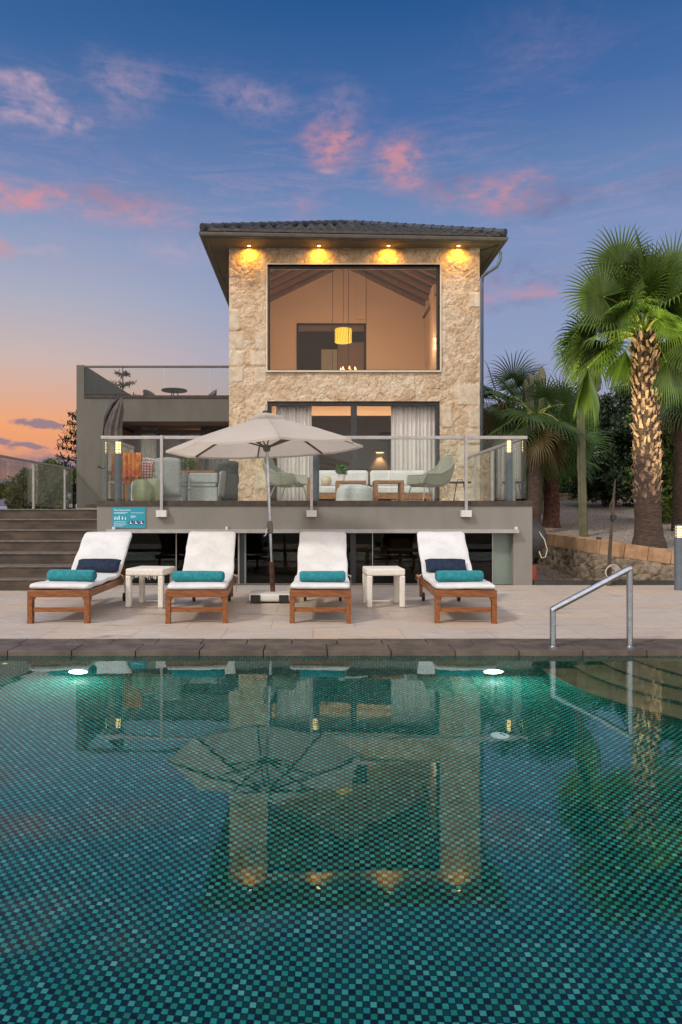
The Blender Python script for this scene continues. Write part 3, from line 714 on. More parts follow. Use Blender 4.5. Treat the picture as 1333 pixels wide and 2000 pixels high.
MB().bx(X(660, RB), hole[1] - .06, RB + .04, RB + .049, 4.3, Z(668, RB)).build('pale_panel', M['dimwall'], iw, world=True)  # paler panels set in front of the dark pane
MB().bx(X(628, RB), X(659, RB), RB + .04, RB + .049, 4.3, Z(682, RB)).build('pale_panel', M['gmesh'], iw, world=True)

# --- lower room
lx0, lx1 = TX0 + .301, TX1 - .301; LB = 18.2
lr = MB()
lr.poly([(lx0, LB, FZ), (lx1, LB, FZ), (lx1, LB, Z(812, LB)), (lx0, LB, Z(812, LB))])
lr.poly([(lx0, TD + .3, FZ), (lx0, LB, FZ), (lx0, LB, 4.1), (lx0, TD + .3, 4.1)]); lr.poly([(lx1, TD + .3, FZ), (lx1, LB, FZ), (lx1, LB, 4.1), (lx1, TD + .3, 4.1)])
lr.bx(lx0, lx1, TD + .3, LB, FZ - .1, FZ + .001)
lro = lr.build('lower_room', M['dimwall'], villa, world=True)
bk = MB(); bk.poly([(lx0, LB + .3, FZ), (lx1, LB + .3, FZ), (lx1, LB + .3, 4.1), (lx0, LB + .3, 4.1)]); bk.bx(lx0, lx1, TD + .31, LB + .3, 4.1, 4.12)
bk.build('ceiling', M['plaster'], lro, world=False).location = (0, -villa.location[1], 0)
MB().bx(X(770, 19) - .5, X(770, 19) + .1, LB - .5, LB - .01, 3.1, 3.3).build('wall_shelf', M['darkroom'], lro, world=False).location = (0, -villa.location[1], 0)

def drape(name, x0, x1, y, z0, z1, m, n=10, amp=.045, ph=0.0):
    b = MB(); nu_ = n * 10
    b.grid(lambda u, v: (x0 + (x1 - x0) * u, y + amp * sin(u * n * 2 * pi + ph + .8 * sin(u * 9)) * (.7 + .3 * sin(u * 23 + v)), z0 + (z1 - z0) * v), nu_, 6)
    return b.build(name, m, None, world=False, smooth=True, solid=.004)
c_ = drape('curtain', X(765, 15.95), X(852, 15.95), 16.02, FZ + .01, 3.75, M['curtain'], 11)
tag(c_, 'pale sheer curtain on the right behind the sliding door', 'curtain')
c_ = drape('curtain', X(540, 15.95), X(609, 15.95), 16.02, FZ + .01, 3.75, M['curtain'], 9, ph=2)
tag(c_, 'pale sheer curtain on the left behind the sliding door and the parasol', 'curtain')

# --- lamps in the rooms
def lampobj(name, typ, loc, e, color, size=.1, parent=None, rot=None, **kw):
    ld = bpy.data.lights.new(name, typ); lo = bpy.data.objects.new(name, ld); COL.objects.link(lo); ld.energy = e; ld.color = color
    if typ == 'AREA': ld.size = size
    else: ld.shadow_soft_size = size
    for k_, v_ in kw.items(): setattr(ld, k_, v_)
    lo.location = loc; lo.visible_glossy = False; lo.visible_transmission = False
    if parent is not None: lo.parent = parent; lo.location = Vector(loc) - Vector(parent.location)
    if rot: lo.rotation_euler = rot
    return lo
D_ = 18.2
pl = thing('pendant_lamp', 'glowing yellow drum pendant lamp hanging behind the upper window', 'pendant lamp', (X(671, D_), D_, Z(656, D_)))
MB().lathe([(.225, -.17), (.225, .17), (.215, .17), (.215, -.17)], n=36).build('lamp_shade', M['shade'], pl)
sk = MB()
for a in range(18):
    aa = a * 2 * pi / 18; sk.bar((.229 * cos(aa), .229 * sin(aa), -.17), (.229 * cos(aa + .25), .229 * sin(aa + .25), .17), .006, .006)
sk.build('shade_wire', M['chand'], pl)
MB().tube([(0, 0, .17), (0, 0, 8.45 - Z(656, D_))], .006, 6).build('cord', M['black'], pl)
lampobj('glow', 'POINT', (X(671, D_), D_, Z(656, D_) - .3), 85, (1, .60, .32), .2, pl)
lampobj('glow', 'POINT', (X(671, D_), D_, Z(656, D_) + .45), 120, (1, .62, .36), .2, pl)
D_ = 17.6
ch = thing('chandelier', 'candle chandelier seen just above the sill of the upper window', 'chandelier', (X(681, D_), D_, Z(724, D_)))
MB().tube([(0, 0, 0), (0, 0, 8.3 - Z(724, D_))], .007, 6).build('cord', M['black'], ch)
for i in range(7):
    a = i * 2 * pi / 7 + .3; q = (.2 * cos(a), .2 * sin(a))
    arm_ = MB().tube([(0, 0, -.03), (q[0] * .6, q[1] * .6, -.06), (q[0], q[1], 0)], .007, 6).build('arm', M['chand'], ch)
    MB().lathe([(.012, 0), (.016, .03), (.012, .06), (.0001, .085)], (q[0], q[1], 0), n=8).build('candle_bulb', M['candle'], arm_)
for px in (650, 715.5):
    o = MB().tube([(X(px, 17.4), 17.4, 4.26), (X(px, 17.4), 17.4, 8.2)], .006, 6).build('hanging_cable', M['black'])
    tag(o, 'thin dark cable hanging to the left of the drum pendant' if px < 700 else 'thin dark cable hanging to the right of the drum pendant', 'cable')
sc_ = thing('wall_sconce', 'white hourglass wall lamp on the right wall of the upper room', 'wall lamp', (rx1 - .1, 19.0, Z(671, 19.0)))
MB().lathe([(.06, .15), (.018, .02), (.018, -.02), (.07, -.16)], n=16).build('lamp_shade', M['sconce'], sc_)
lampobj('glow', 'POINT', (rx1 - .35, 19.0, Z(671, 19)), 12, (1, .7, .42), .08, sc_)
ws = thing('wall_lamp', 'small lit wall lamp glowing behind the sliding door', 'wall lamp', (X(742, LB), LB - .06, Z(884, LB)))
MB().bx(-.13, .13, -.05, .06, 0, .02).build('lamp_cap', M['wpaint'], ws)
MB().bx(-.09, .09, -.035, .04, -.014, -.002).build('bulb', M['lampwarm'], ws)
lampobj('glow', 'SPOT', (X(742, LB), LB - .12, Z(887, LB)), 26, (1, .62, .30), .02, ws, rot=(radians(18), 0, 0), spot_size=radians(85), spot_blend=.8)
cv = thing('cove_lamp', 'warm hidden lamp strip along the ceiling of the lower room', 'lamp strip', (.9, LB - .02, Z(812, LB) - .05))
MB().bx(-2.2, 2.2, .05, .1, -.03, 0).build('strip', M['lampwarm'], cv)
lampobj('glow', 'AREA', (.9, LB + .13, Z(812, LB) - .03), 9, (1, .70, .48), 4.2, cv, rot=(radians(180), 0, 0), shape='RECTANGLE', size_y=.1)

# --- terrace block with the glazed basement below it
bx0, bx1 = X(190, BD), X(1040, BD); oz = Z(1040, BD); ox0, ox1 = X(209, BD), X(1003, BD)
tb = MB()
tb.bx(bx0, bx1, BD, BD + .25, oz, FZ - .001); tb.bx(bx0, ox0, BD + .001, BD + .25, 0, oz - .0005); tb.bx(ox1, bx1, BD + .001, BD + .25, 0, oz - .0005)
tb.bx(bx0, bx0 + .25, BD + .252, TD, 0, FZ - .002); tb.bx(bx1 - .25, bx1, BD + .252, TD, 0, FZ - .002)
tb.bx(bx0 + .25, bx1 - .25, BD + .252, TD, FZ - .2, FZ - .003)
tb.build('terrace_base', M['render'], villa, world=True)
MB().bx(bx0 - .0, bx1 + .0, BD - .02, BD + .3, FZ, Z(978, BD)).build('terrace_edge', M['trim_dark'], villa, world=True)
tf = MB(); tf.bx(bx0 + .002, bx1 - .002, BD + .3, WD - .001, FZ - .06, FZ + .001); tf.bx(X(150, WD), bx1 - .002, WD, WD + 6, FZ - .06, FZ + .001); tf.build('terrace_floor', M['trav'], villa, world=True)
br_ = MB(); br_.bx(ox0, ox1, TD - .3, TD - .2, 0, FZ - .2); br_.bx(ox0 - .02, ox0 + .0, BD + .26, TD - .3, 0, 1.1); br_.bx(ox1, ox1 + .02, BD + .26, TD - .3, 0, 1.1); br_.bx(ox0, ox1, BD + .26, TD - .2, .0, .006); 
bro = br_.build('basement_room', M['darkroom'], villa, world=True)
def atv(o): o.location = (0, -villa.location[1], 0); return o
random.seed(5)
for (pa, pb_, y0, zt) in ((522, 586, 13.6, .62), (690, 722, 13.0, .60), (726, 760, 13.5, .55), (768, 800, 13.2, .7)):
    cb_ = MB().bx(X(pa, y0), X(pb_, y0), y0, y0 + .5, .007, zt); 
    for q in range(3): cb_.bx(X(pa, y0) + .04 + q * .16, X(pa, y0) + .17 + q * .16, y0 - .015, y0 - .001, .06, zt - .05)
    atv(cb_.build('cupboard', M['wood_l'], bro, world=False))
atv(MB().bx(X(762, 12.9), X(810, 12.9), 12.9, 13.3, .50, .53).build('counter_top', M['wpaint'], bro))
bl = thing('basement_fill_light', 'added unseen warm light inside the dark basement room', 'lamp', (.6, 12.9, 1.08))  # light added out of sight so the cupboards show dimly
MB().lathe([(.06, .04), (.06, 0), (.0001, -.01)], n=16).build('lamp_shade', M['lampwarm'], bl)
lampobj('glow', 'POINT', (.6, 12.9, .95), 3.0, (1, .6, .25), .1, bl)
# glazing of the basement
bg_ = thing('glazing', '', '', (0, 0, 0)); [bg_.__delitem__(k_) for k_ in ('label', 'category') if k_ in bg_]; bg_.parent = villa; bg_.location = (0, -TD, 0)
GD = BD + .16
sash = [209, 345, 470, 583, 686, 728, 863, 962]
for i in range(len(sash)):
    a = X(sash[i], GD) + .004; b_ = (X(sash[i + 1], GD) if i + 1 < len(sash) else X(1003, GD)) - .004
    m_ = M['door_glass'] if i < len(sash) - 1 else M['frost']
    atv_p = MB().bx(a, b_, GD, GD + .008, .012, oz - .01).build('pane', m_, bg_)
for px, m_, w in ((345, 'alu', .012), (474, 'frame', .07), (467, 'alu', .025), (479, 'frost', .04), (728, 'alu', .012), (690, 'frame', .09), (863, 'alu', .012), (962, 'alu', .012), (1000, 'trim_dark', .03)):
    MB().bx(X(px, GD) - w / 2, X(px, GD) + w / 2, GD - .02 - w * .1, GD + .02 + w * .1, .010, oz - .004).build('mullion', M[m_], bg_)
MB().bx(ox0, ox1, GD - .03, GD + .04, .0, .010).build('threshold', M['alu'], bg_)
MB().bx(X(208, 11.36), X(1014, 11.36), 11.34, BD - .001, Z(1041, 11.36), Z(1034, 11.36)).build('awning_track', M['alu'], villa, world=True)
for px in (222, 443, 1009): MB().bx(X(px, 11.4) - .02, X(px, 11.4) + .02, 11.40, BD - .001, Z(1034, 11.4) + .002, Z(1029, 11.4)).build('fixing', M['wpaint'], villa, world=True)
MB().bx(X(1042, 11.5), 7, 11.48, 11.58, -.02, .07).build('kerb', M['coping_edge']).__setitem__('kind', 'structure')

# --- grey wing
fx0 = X(150, WD); fx1 = X(165, WD); slab = Z(773, WD); fb = Z(823, WD)
wg = MB()
wg.bx(fx0, fx1, WD, 29, FZ, Z(713, WD))                                   # tall side wall
wg.bx(fx1 + .001, X(209, WD), WD + .001, WD + .3, FZ, fb - .001)          # pier
wg.bx(fx1 + .001, TX0 + 2, WD, WD + .3, fb, slab - .06)                   # fascia
wg.bx(fx1 + .001, TX0 + 2, WD + .301, 27, fb + .1, slab - .061)
wing = wg.build('rendered_wing', M['render_dark'], villa, world=True)
MB().bx(fx1 + .001, TX0 + 2, WD - .03, WD + .35, slab - .06, slab + .01).build('roof_terrace_edge', M['trim_dark'], villa, world=True)
MB().bx(fx0 - .02, fx0 - .001, WD + .01, WD + .3, FZ, FZ + .12).build('wall_base', M['wpaint'], villa, world=True)
wr = MB(); wr.bx(X(209, WD), TX0 + 1, 22.4, 22.5, FZ, fb + .1); wr.bx(X(209, WD) - .05, X(209, WD), WD + .31, 22.4, FZ, fb); wr.bx(X(209, WD), TX0 + 1, WD + .3, 22.4, fb + .06, fb + .09)
wr.build('porch_wall', M['dimwall'], villa, world=True)
GW = 20.2
wd_ = frame_rect('porch_sliding_door', X(262, GW), X(470, GW), FZ, Z(840, GW), GW, GW + .1, .10, M['frame'], villa, mull=((X(306, GW), X(311, GW)), (X(352, GW), X(362, GW)), (X(400, GW), X(404, GW))))
tag(wd_, 'dark framed sliding door under the grey wing')
MB().bx(X(264, GW), X(470, GW), GW + .04, GW + .05, FZ + .1, Z(842, GW) - .1).build('pane', M['glass'], wd_, world=True)
ph_ = MB().bx(X(207, WD + .4), TX0 + .5, WD + .4, GW, Z(828, GW) + .05, Z(828, GW) + .2); ph_.build('porch_beam', M['trim_dark'], villa, world=True)
c_ = drape('curtain', X(276, 20.5), X(309, 20.5), 20.5, FZ + .01, 3.9, M['curtain'], 7); tag(c_, 'pale grey curtain behind the dark porch door on the left', 'curtain')
c_ = drape('curtain', X(392, 20.6), X(446, 20.6), 20.7, FZ + .01, 3.9, M['curtain_dim'], 8); tag(c_, 'dim curtain behind the porch door beside the stone wall', 'curtain')
bl = thing('porch_lamp', 'small warm lamp behind the porch sliding door', 'lamp', (-3.4, 21.8, 3.5))
MB().lathe([(.06, .04), (.06, 0), (.0001, -.01)], n=16).build('lamp_shade', M['lampwarm'], bl)
lampobj('glow', 'POINT', (-3.4, 21.6, 3.3), 14, (1, .6, .3), .1, bl)

# ================================================================== RAILINGS
def railing(name, label, p0, p1, z0, h, posts, seams, wide=.055, postw=.045, below=0.0, m_rail='alu', glass_in=0.0, group=None, gl=True, brk=False):
    """straight glass railing from p0 to p1 (x,y); posts/seams = distances along it"""
    p0, p1 = Vector((*p0, 0)), Vector((*p1, 0)); d_ = (p1 - p0); L = d_.length; d_.normalize(); nrm = Vector((d_.y, -d_.x, 0))
    t = thing(name, label, 'railing', (p0.x, p0.y, z0), group=group)
    up = Vector((0, 0, 1)); q = lambda s, z, o=0: p0 + d_ * s + up * z + nrm * o
    MB().bar(q(0, z0 + h), q(L, z0 + h), wide, .055).build('top_rail', M[m_rail], t, world=True, bevel=.006)
    for s in posts:
        po = MB().bar(q(s, z0 - below, .0 if not brk else .05), q(s, z0 + h + (.03 if brk else -.028), .0 if not brk else .05), postw, .05, nrm).build('post', M[m_rail], t, world=True)
        if brk:
            MB().bx(-.085, .085, 0, .10, -.11, .0).build('bracket', M['wpaint'], t).location = q(s, z0 - below + .04, .095) - Vector(t.location)
    cuts = [0] + list(seams) + [L]
    for a, b_ in zip(cuts[:-1], cuts[1:]):
        if gl: MB().bar(q(a + .012, z0 + h / 2), q(b_ - .012, z0 + h / 2), .010, h - .075, (0, 0, 1)).build('glass_panel', M['rail_glass'], t, world=True)
    return t
RD = 11.40
rh = Z(854, RD) - Z(978, BD)
x0_, x1_ = X(196, RD), X(1032, RD)
zc = Z(978, BD)
railing('glass_railing', 'long front glass railing of the terrace above the basement windows', (x0_, RD + .06), (x1_, RD + .06), zc, rh, [X(p, RD) - x0_ for p in (316, 609, 911)], [X(p, RD) - x0_ for p in (316, 430, 609, 760, 911)], below=.20, brk=True)
railing('glass_railing', 'glass railing returning along the right side of the terrace to the stone wall', (x1_ - .05, RD + .1), (x1_ - .05, TD - .02), zc, rh - .0, [.55, 2.0, 3.4], [1.1, 2.2, 3.2])
railing('glass_railing', 'short glass railing returning along the left side of the terrace', (x0_ + .05, RD + .1), (x0_ + .05, RD + 1.9), zc, rh, [.75, 1.75], [.9])
lx_ = -6.62
railing('glass_railing', 'glass railing beside the brown steps on the far left', (lx_, 12.9), (lx_, WD - .02), FZ - .02, 1.10, [1.28, 3.27, 5.3], [.6, 1.9, 2.6, 4.0, 4.7])
railing('glass_railing', 'glass railing of the roof terrace on the grey wing', (fx1 + .005, WD + .02), (TX0 - .1, WD + .02), slab + .01, Z(716, WD) - slab - .01, [], [2.2, 3.45], wide=.06, m_rail='gutter')

# ================================================================== OUTDOOR STEPS
stp = thing('staircase', 'wide flight of dark brown stone steps with pale nosings left of the terrace', 'steps', (-6, 11, 0))
r_ = .184
dk_ = [10.65, 10.9, 11.33, 11.75, 11.98, 12.30, 12.62, 13.0]
for k in range(7):
    z1_ = r_ * (k + 1); y0 = dk_[k] ; xr = bx0 - .004
    MB().bx(-13, xr, y0 + .02, dk_[k + 1] + .03 if k < 6 else 19, z1_ - r_ + (.0005 if k else 0), z1_ - .022).build('riser', M['steptread'], stp, world=True)
    MB().bx(-13, xr, y0, (dk_[k + 1] + .018) if k < 6 else 19, z1_ - .022, z1_).build('tread', M['nosing'], stp, world=True)

# ================================================================== SIGN
SD = BD - .014
sg = thing('safety_sign', 'turquoise pool safety sign with white writing on the terrace wall', 'sign', (X(252.5, SD), SD, Z(1011, SD)))
sw_, sh_ = (X(286, SD) - X(221, SD)) / 2, (Z(990.5, SD) - Z(1031.5, SD)) / 2
MB().bx(-sw_, sw_, 0, .012, -sh_, sh_).build('board', M['signteal'], sg)
def text(body, size, loc, m, parent, name='lettering'):
    cu = bpy.data.curves.new(name, 'FONT'); cu.body = body; cu.size = size; cu.extrude = .0012; cu.align_x = 'LEFT'
    to = bpy.data.objects.new('tmp', cu); COL.objects.link(to)
    me = bpy.data.meshes.new_from_object(to.evaluated_get(bpy.context.evaluated_depsgraph_get())); bpy.data.objects.remove(to)
    me.materials.clear(); me.materials.append(m)
    o = bpy.data.objects.new(name, me); COL.objects.link(o); o.parent = parent; o.location = loc; o.rotation_euler = (pi / 2, 0, 0); return o
text('Pool Safety Rules', .040, (-sw_ + .03, -.0015, sh_ - .062), M['signwhite'], sg, 'title')
ln = MB()
for (a, b_, z) in ((-sw_ + .03, -.02, .085), (-sw_ + .03, -.06, .072), (.03, sw_ - .03, .080), (.03, .11, .03), (.03, .12, .015), (.03, .10, .0), (-sw_ + .03, -.05, -.07), (-sw_ + .03, -.06, -.095), (-sw_ + .03, -.04, -.12), (-sw_ + .03, -.1, -.14)):
    x_ = a
    random.seed(int(z * 1000) + 5)
    while x_ < b_:
        w = random.uniform(.012, .035); ln.bx(x_, min(b_, x_ + w), -.0015, -.0003, z - .003, z + .003); x_ += w + .006
ln.build('small_print', M['signwhite'], sg)
fg = MB()
for i, (x_, hh) in enumerate(((-.235, .05), (-.2, .04), (-.165, .075), (-.11, .055), (-.06, .03))):
    fg.bx(x_ - .008, x_ + .008, -.0015, -.0003, -.035, -.035 + hh * .62); fg.lathe([(.009, -.0002), (.009, .0012), (.0001, .0012)], (0, 0, 0), 12, Matrix.Translation((x_, 0, -.035 + hh * .62 + .012)) @ Matrix.Rotation(pi / 2, 4, 'X'))
fg.build('pictogram', M['signwhite'], sg)
for x_ in (.035, .125, .215):
    r2 = Matrix.Translation((x_, 0, -.085)) @ Matrix.Rotation(pi / 2, 4, 'X')
    ic = MB().lathe([(.040, .0), (.040, .0014), (.0001, .0014)], n=24, M=r2).build('icon', M['signdark'], sg)
    g2 = MB(); g2.bx(x_ - .016, x_ - .004, -.0026, -.0015, -.105, -.07); g2.bx(x_ - .004, x_ + .02, -.0026, -.0015, -.105, -.093); g2.lathe([(.008, 0), (.008, .0026), (.0001, .0026)], n=12, M=Matrix.Translation((x_ - .008, 0, -.062)) @ Matrix.Rotation(pi / 2, 4, 'X'))
    g2.build('icon_figure', M['signwhite'], ic)

# ================================================================== SUN LOUNGERS
def sweep_pad(path, w, t, name, parent, m, n=28, wob=.006, seed=0, taper=.25):
    """soft pad: rounded-box section of width w and thickness t swept along path [(y,z)]"""
    b = MB(); P = [Vector((0, p[0], p[1])) for p in path]
    # resample
    L = [0]
    for a, c in zip(P[:-1], P[1:]): L.append(L[-1] + (c - a).length)
    N_ = 40; pts = []
    for i in range(N_ + 1):
        s = L[-1] * i / N_
        for k in range(len(L) - 1):
            if s <= L[k + 1] + 1e-6:
                f = (s - L[k]) / (L[k + 1] - L[k]); pts.append(P[k].lerp(P[k + 1], f)); break
    base = len(b.v)
    for i, p in enumerate(pts):
        tg = (pts[min(i + 1, N_)] - pts[max(i - 1, 0)]).normalized(); nr = Vector((0, -tg.z, tg.y))
        s = L[-1] * i / N_; e = min(s, L[-1] - s); ef = min(1, .35 + sqrt(max(0, e / .045)) * .65) if e < .045 else 1; ew = min(1, .93 + .07 * min(1, e / .05))
        for k in range(n):
            a = 2 * pi * k / n; cx, cy = cos(a), sin(a)
            sx = math.copysign(abs(cx) ** .22, cx) * w / 2 * ew; sy = math.copysign(abs(cy) ** .5, cy) * t / 2 * ef
            q = p + Vector((sx, 0, 0)) + nr * sy
            q += Vector((noise.noise(q * 5 + Vector((seed, 0, 0))), noise.noise(q * 5 + Vector((seed, 9, 0))), noise.noise(q * 4 + Vector((seed, 0, 9))))) * wob * 2
            b.v.append(tuple(q))
    for i in range(N_):
        for k in range(n):
            k2 = (k + 1) % n; b.face(base + i * n + k, base + i * n + k2, base + (i + 1) * n + k2, base + (i + 1) * n + k)
    b.face(*[base + k for k in range(n)][::-1]); b.face(*[base + N_ * n + k for k in range(n)])
    o = b.build(name, m, parent, smooth=True); return o
BA = radians(38); HGY = 1.33; BLN = .84
def lounger(label, loc, rz, seed=0):
    t = thing('sun_lounger', label, 'sun lounger', loc, rz, 'teak sun loungers in a row on the deck')
    W = .68
    fr = MB()
    for s in (-1, 1): fr.bx(s * W / 2 - (.045 if s > 0 else 0), s * W / 2 + (.045 if s < 0 else 0), .062, 2.02, .285, .365)
    fr.build('side_rail', M['wood'], t, bevel=.005)
    MB().bx(-W / 2 + .0, W / 2 - .0, .0, .06, .290, .368).build('front_rail', M['wood_x'], t, bevel=.006)
    MB().bx(-W / 2 + .056, W / 2 - .056, .02, .045, .125, .175).build('stretcher', M['wood_x'], t, bevel=.004)
    MB().bx(-W / 2 + .046, W / 2 - .046, 1.96, 2.0, .29, .355).build('rear_rail', M['wood_x'], t, bevel=.004)
    for s in (-1, 1):
        lg = MB(); a, b_ = (s * W / 2 - .055, s * W / 2 - .001) if s > 0 else (s * W / 2 + .001, s * W / 2 + .055)
        lg.bx(a, b_, .001, .075, .0, .289); 
        inn = a if s > 0 else b_      # curved knee
        for k in range(4):
            z_ = .289 - .05 * (k + 1) / 4; wd = .028 * (1 - (k + .5) / 4)
            lg.bx(min(inn, inn - s * wd), max(inn, inn - s * wd), .01, .05, z_, z_ + .0125)
        lg.build('leg', M['wood'], t, bevel=.006)
    for s in (-1, 1):
        a, b_ = (s * W / 2 - .085, s * W / 2 - .046) if s > 0 else (s * W / 2 + .046, s * W / 2 + .085)
        MB().bx(a, b_, 1.86, 1.94, .06, .30).build('leg', M['wood'], t, bevel=.005)
        MB().lathe([(.03, -.018), (.055, -.018), (.06, -.01), (.06, .01), (.055, .018), (.03, .018)], n=20, M=Matrix.Translation(((a + b_) / 2 - s * .032 + s * .0, 1.90, .060)) @ Matrix.Rotation(pi / 2, 4, 'Y')).build('wheel', M['black'], t)
    sl = MB(); y_ = .075
    while y_ < HGY - .02: sl.bx(-W / 2 + .045, W / 2 - .045, y_, y_ + .055, .345, .362); y_ += .075
    sl.build('seat_slats', M['wood_x'], t)
    R_ = Matrix.Translation((0, HGY, .368)) @ Matrix.Rotation(BA, 4, 'X')
    bk_ = MB()
    for s in (-1, 1): bk_.bx(s * (W / 2 - .05) - .02, s * (W / 2 - .05) + .02, 0, BLN, -.02, .02, R_)
    y_ = .02
    while y_ < BLN - .05: bk_.bx(-W / 2 + .072, W / 2 - .072, y_, y_ + .06, -.008, .010, R_); y_ += .078
    bk_.bx(-W / 2 + .03, W / 2 - .03, BLN + .001, BLN + .04, -.02, .02, R_)
    bk_.build('backrest', M['wood_x'], t)
    pr = MB()
    for s in (-1, 1):
        q = R_ @ Vector((s * (W / 2 - .095), .46, -.02)); pr.bar(q, (s * (W / 2 - .095), 1.86, .34), .022, .045, (1, 0, 0))
    pr.build('prop', M['wood'], t)
    ca, sa = cos(BA), sin(BA); path = [(-.015, .405), (HGY - .13, .402), (HGY - .04, .408), (HGY + .03, .435)]
    for k in range(1, 7):
        s_ = .04 + (BLN - .0) * k / 6; path.append((HGY + s_ * ca - .032 * sa, .368 + s_ * sa + .04 * ca + .008))
    sweep_pad(path, .655, .066, 'mattress', t, M['cushion'], seed=seed * 3.7, wob=.0065)
    # mattress tie
    s = 1 if seed in (1, 2, 3) else -1
    e = s * .345; tt = MB(); tt.tube([(e - s * .03, HGY + .02, .43), (e + s * .02, HGY - .02, .40), (e + s * .028, HGY + .04, .33), (e + s * .024, HGY + .08, .22), (e + s * .02, HGY + .07, .19)], .005, 6)
    tt.tube([(e - s * .02, HGY + .02, .42), (e + s * .03, HGY + .08, .385), (e + s * .03, HGY + .13, .40)], .005, 6)
    tt.build('tie_cord', M['cable'], t)
    return t
LY = 7.52
LG = [(-2.80, radians(2.3), 'first teak sun lounger from the left, with navy pillow and turquoise towel'),
      (-1.285, radians(3.4), 'teak sun lounger without pillow, between the left wicker table and the parasol base'),
      (.08, radians(-1.6), 'teak sun lounger without pillow, between the parasol base and the right wicker table'),
      (1.685, radians(-2.4), 'teak sun lounger on the far right, with navy pillow and turquoise towel')]
LG[0] = (-2.81, radians(1.0), LG[0][2])
lps = []
for i, (x_, rz, lb) in enumerate(LG): lps.append(lounger(lb, (x_, LY, 0), rz, i + 1))

def towel(label, c, L, r, rz, seed):
    b = MB(); N1, N2 = 40, 36
    def f(u, v):
        a = 2 * pi * u; xx = (v - .5) * L; e = min(v, 1 - v); sh = 1 if e > .03 else .86 + .14 * sqrt(e / .03)
        rr = r * sh * (1 + .05 * noise.noise(Vector((xx * 6, cos(a) * 1.2, sin(a) * 1.2 + seed))) + .04 * noise.noise(Vector((xx * 14, seed, 2))))
        z = sin(a) * rr * .94; z = max(z, -r * .90)
        return (xx, cos(a) * rr * 1.04, z)
    b.grid(f, N1, N2, closed_u=True)
    for v, sg_ in ((0, -1), (1, 1)):      # rolled ends: concentric steps
        prev = None
        for q, (k, dx) in enumerate(((1, 0), (.82, .010), (.74, -.006), (.55, .008), (.47, -.006), (.28, .006), (.2, -.004), (.02, .0))):
            ring = []
            for i in range(N1):
                p = f(i / N1, v); ring.append((p[0] + sg_ * dx * (1 if q else 0), p[1] * k, p[2] * k))
            bi = len(b.v); b.v += ring
            if prev is not None:
                for i in range(N1): b.face(prev + i, prev + (i + 1) % N1, bi + (i + 1) % N1, bi + i)
            prev = bi
    o = b.build('rolled_towel', M['towel'], None, smooth=True); o.location = c; o.rotation_euler = (0, 0, rz)
    md = o.modifiers.new('pile', 'SUBSURF'); md.levels = 0; md.render_levels = 0
    return tag(o, label, 'towel', 'rolled turquoise towels on the loungers')
def on_l(i, lx, ly, z):
    t = lps[i]; c, s = cos(t.rotation_euler[2]), sin(t.rotation_euler[2]); return (t.location.x + lx * c - ly * s, t.location.y + lx * s + ly * c, z)
towel('rolled turquoise towel at the foot of the leftmost lounger, in front of its navy pillow', on_l(0, .045, .32, .500), .54, .072, radians(-7), 1)
towel('rolled turquoise towel on the lounger beside the left wicker table', on_l(1, -.005, .24, .500), .57, .066, radians(-3), 2)
towel('rolled turquoise towel on the lounger right of the parasol base', on_l(2, .02, .22, .500), .50, .066, radians(1), 3)
towel('rolled turquoise towel on the far right lounger, in front of its navy pillow', on_l(3, -.03, .26, .500), .52, .068, radians(1), 4)

def pillow(label, loc, w, h, d_, tilt, rz, seed):
    b = MB()
    for sgn in (-1, 1):
        b.grid(lambda u, v: ((u - .5) * w * (1 - .05 * (2 * v - 1) ** 2 * 0 + -.03 * sin(pi * v)), sgn * d_ / 2 * (max(0, (1 - (2 * u - 1) ** 4)) ** .5) * (max(0, (1 - (2 * v - 1) ** 4)) ** .5) + .004 * noise.noise(Vector((u * 6, v * 4, seed))), (v - .5) * h * (1 - .04 * sin(pi * u))), 24, 14)
    o = b.build('lumbar_pillow', M['navy'], None, smooth=True); o.location = loc; o.rotation_euler = (tilt, 0, rz)
    return tag(o, label, 'pillow', 'navy pillows on the loungers')
pillow('navy lumbar pillow leaning on the backrest of the leftmost lounger', on_l(0, .05, HGY - .0, .535), .56, .205, .13, radians(-48), radians(1), 1)
pillow('navy lumbar pillow leaning on the backrest of the far right lounger', on_l(3, -.02, HGY - .0, .535), .53, .215, .12, radians(-48), radians(-2), 2)

# ---- wicker side tables
def side_table(label, loc, rz, w=.50):
    t = thing('wicker_table', label, 'side table', loc, rz, 'white wicker side tables between the loungers')
    h_ = .505; a = w / 2
    MB().bx(-a, a, -a, a, h_ - .09, h_).build('table_top', M['wicker'], t, bevel=.018)
    for sx in (-1, 1):
        for sy in (-1, 1):
            lg = MB(); lg.bx(min(sx * a, sx * (a - .068)), max(sx * a, sx * (a - .068)), min(sy * a, sy * (a - .068)), max(sy * a, sy * (a - .068)), .012, h_ - .0901)
            l_ = lg.build('leg', M['wicker'], t, bevel=.012)
            MB().bx(min(sx * (a - .01), sx * (a - .060)), max(sx * (a - .01), sx * (a - .060)), min(sy * (a - .01), sy * (a - .060)), max(sy * (a - .01), sy * (a - .060)), 0, .0119).build('foot_cap', M['alu'], l_)
    MB().bx(-a + .09, a - .09, a - .035, a - .015, .03, .045).build('brace', M['wicker'], t)
    return t
side_table('white wicker side table with loose strands, between the two left loungers', (X(296, 8.95), 8.95, 0), radians(-8), .50)
side_table('white wicker side table standing left of the far right lounger', (X(749, 8.95), 8.95, 0), radians(3), .49)
fr_ = MB(); random.seed(4)
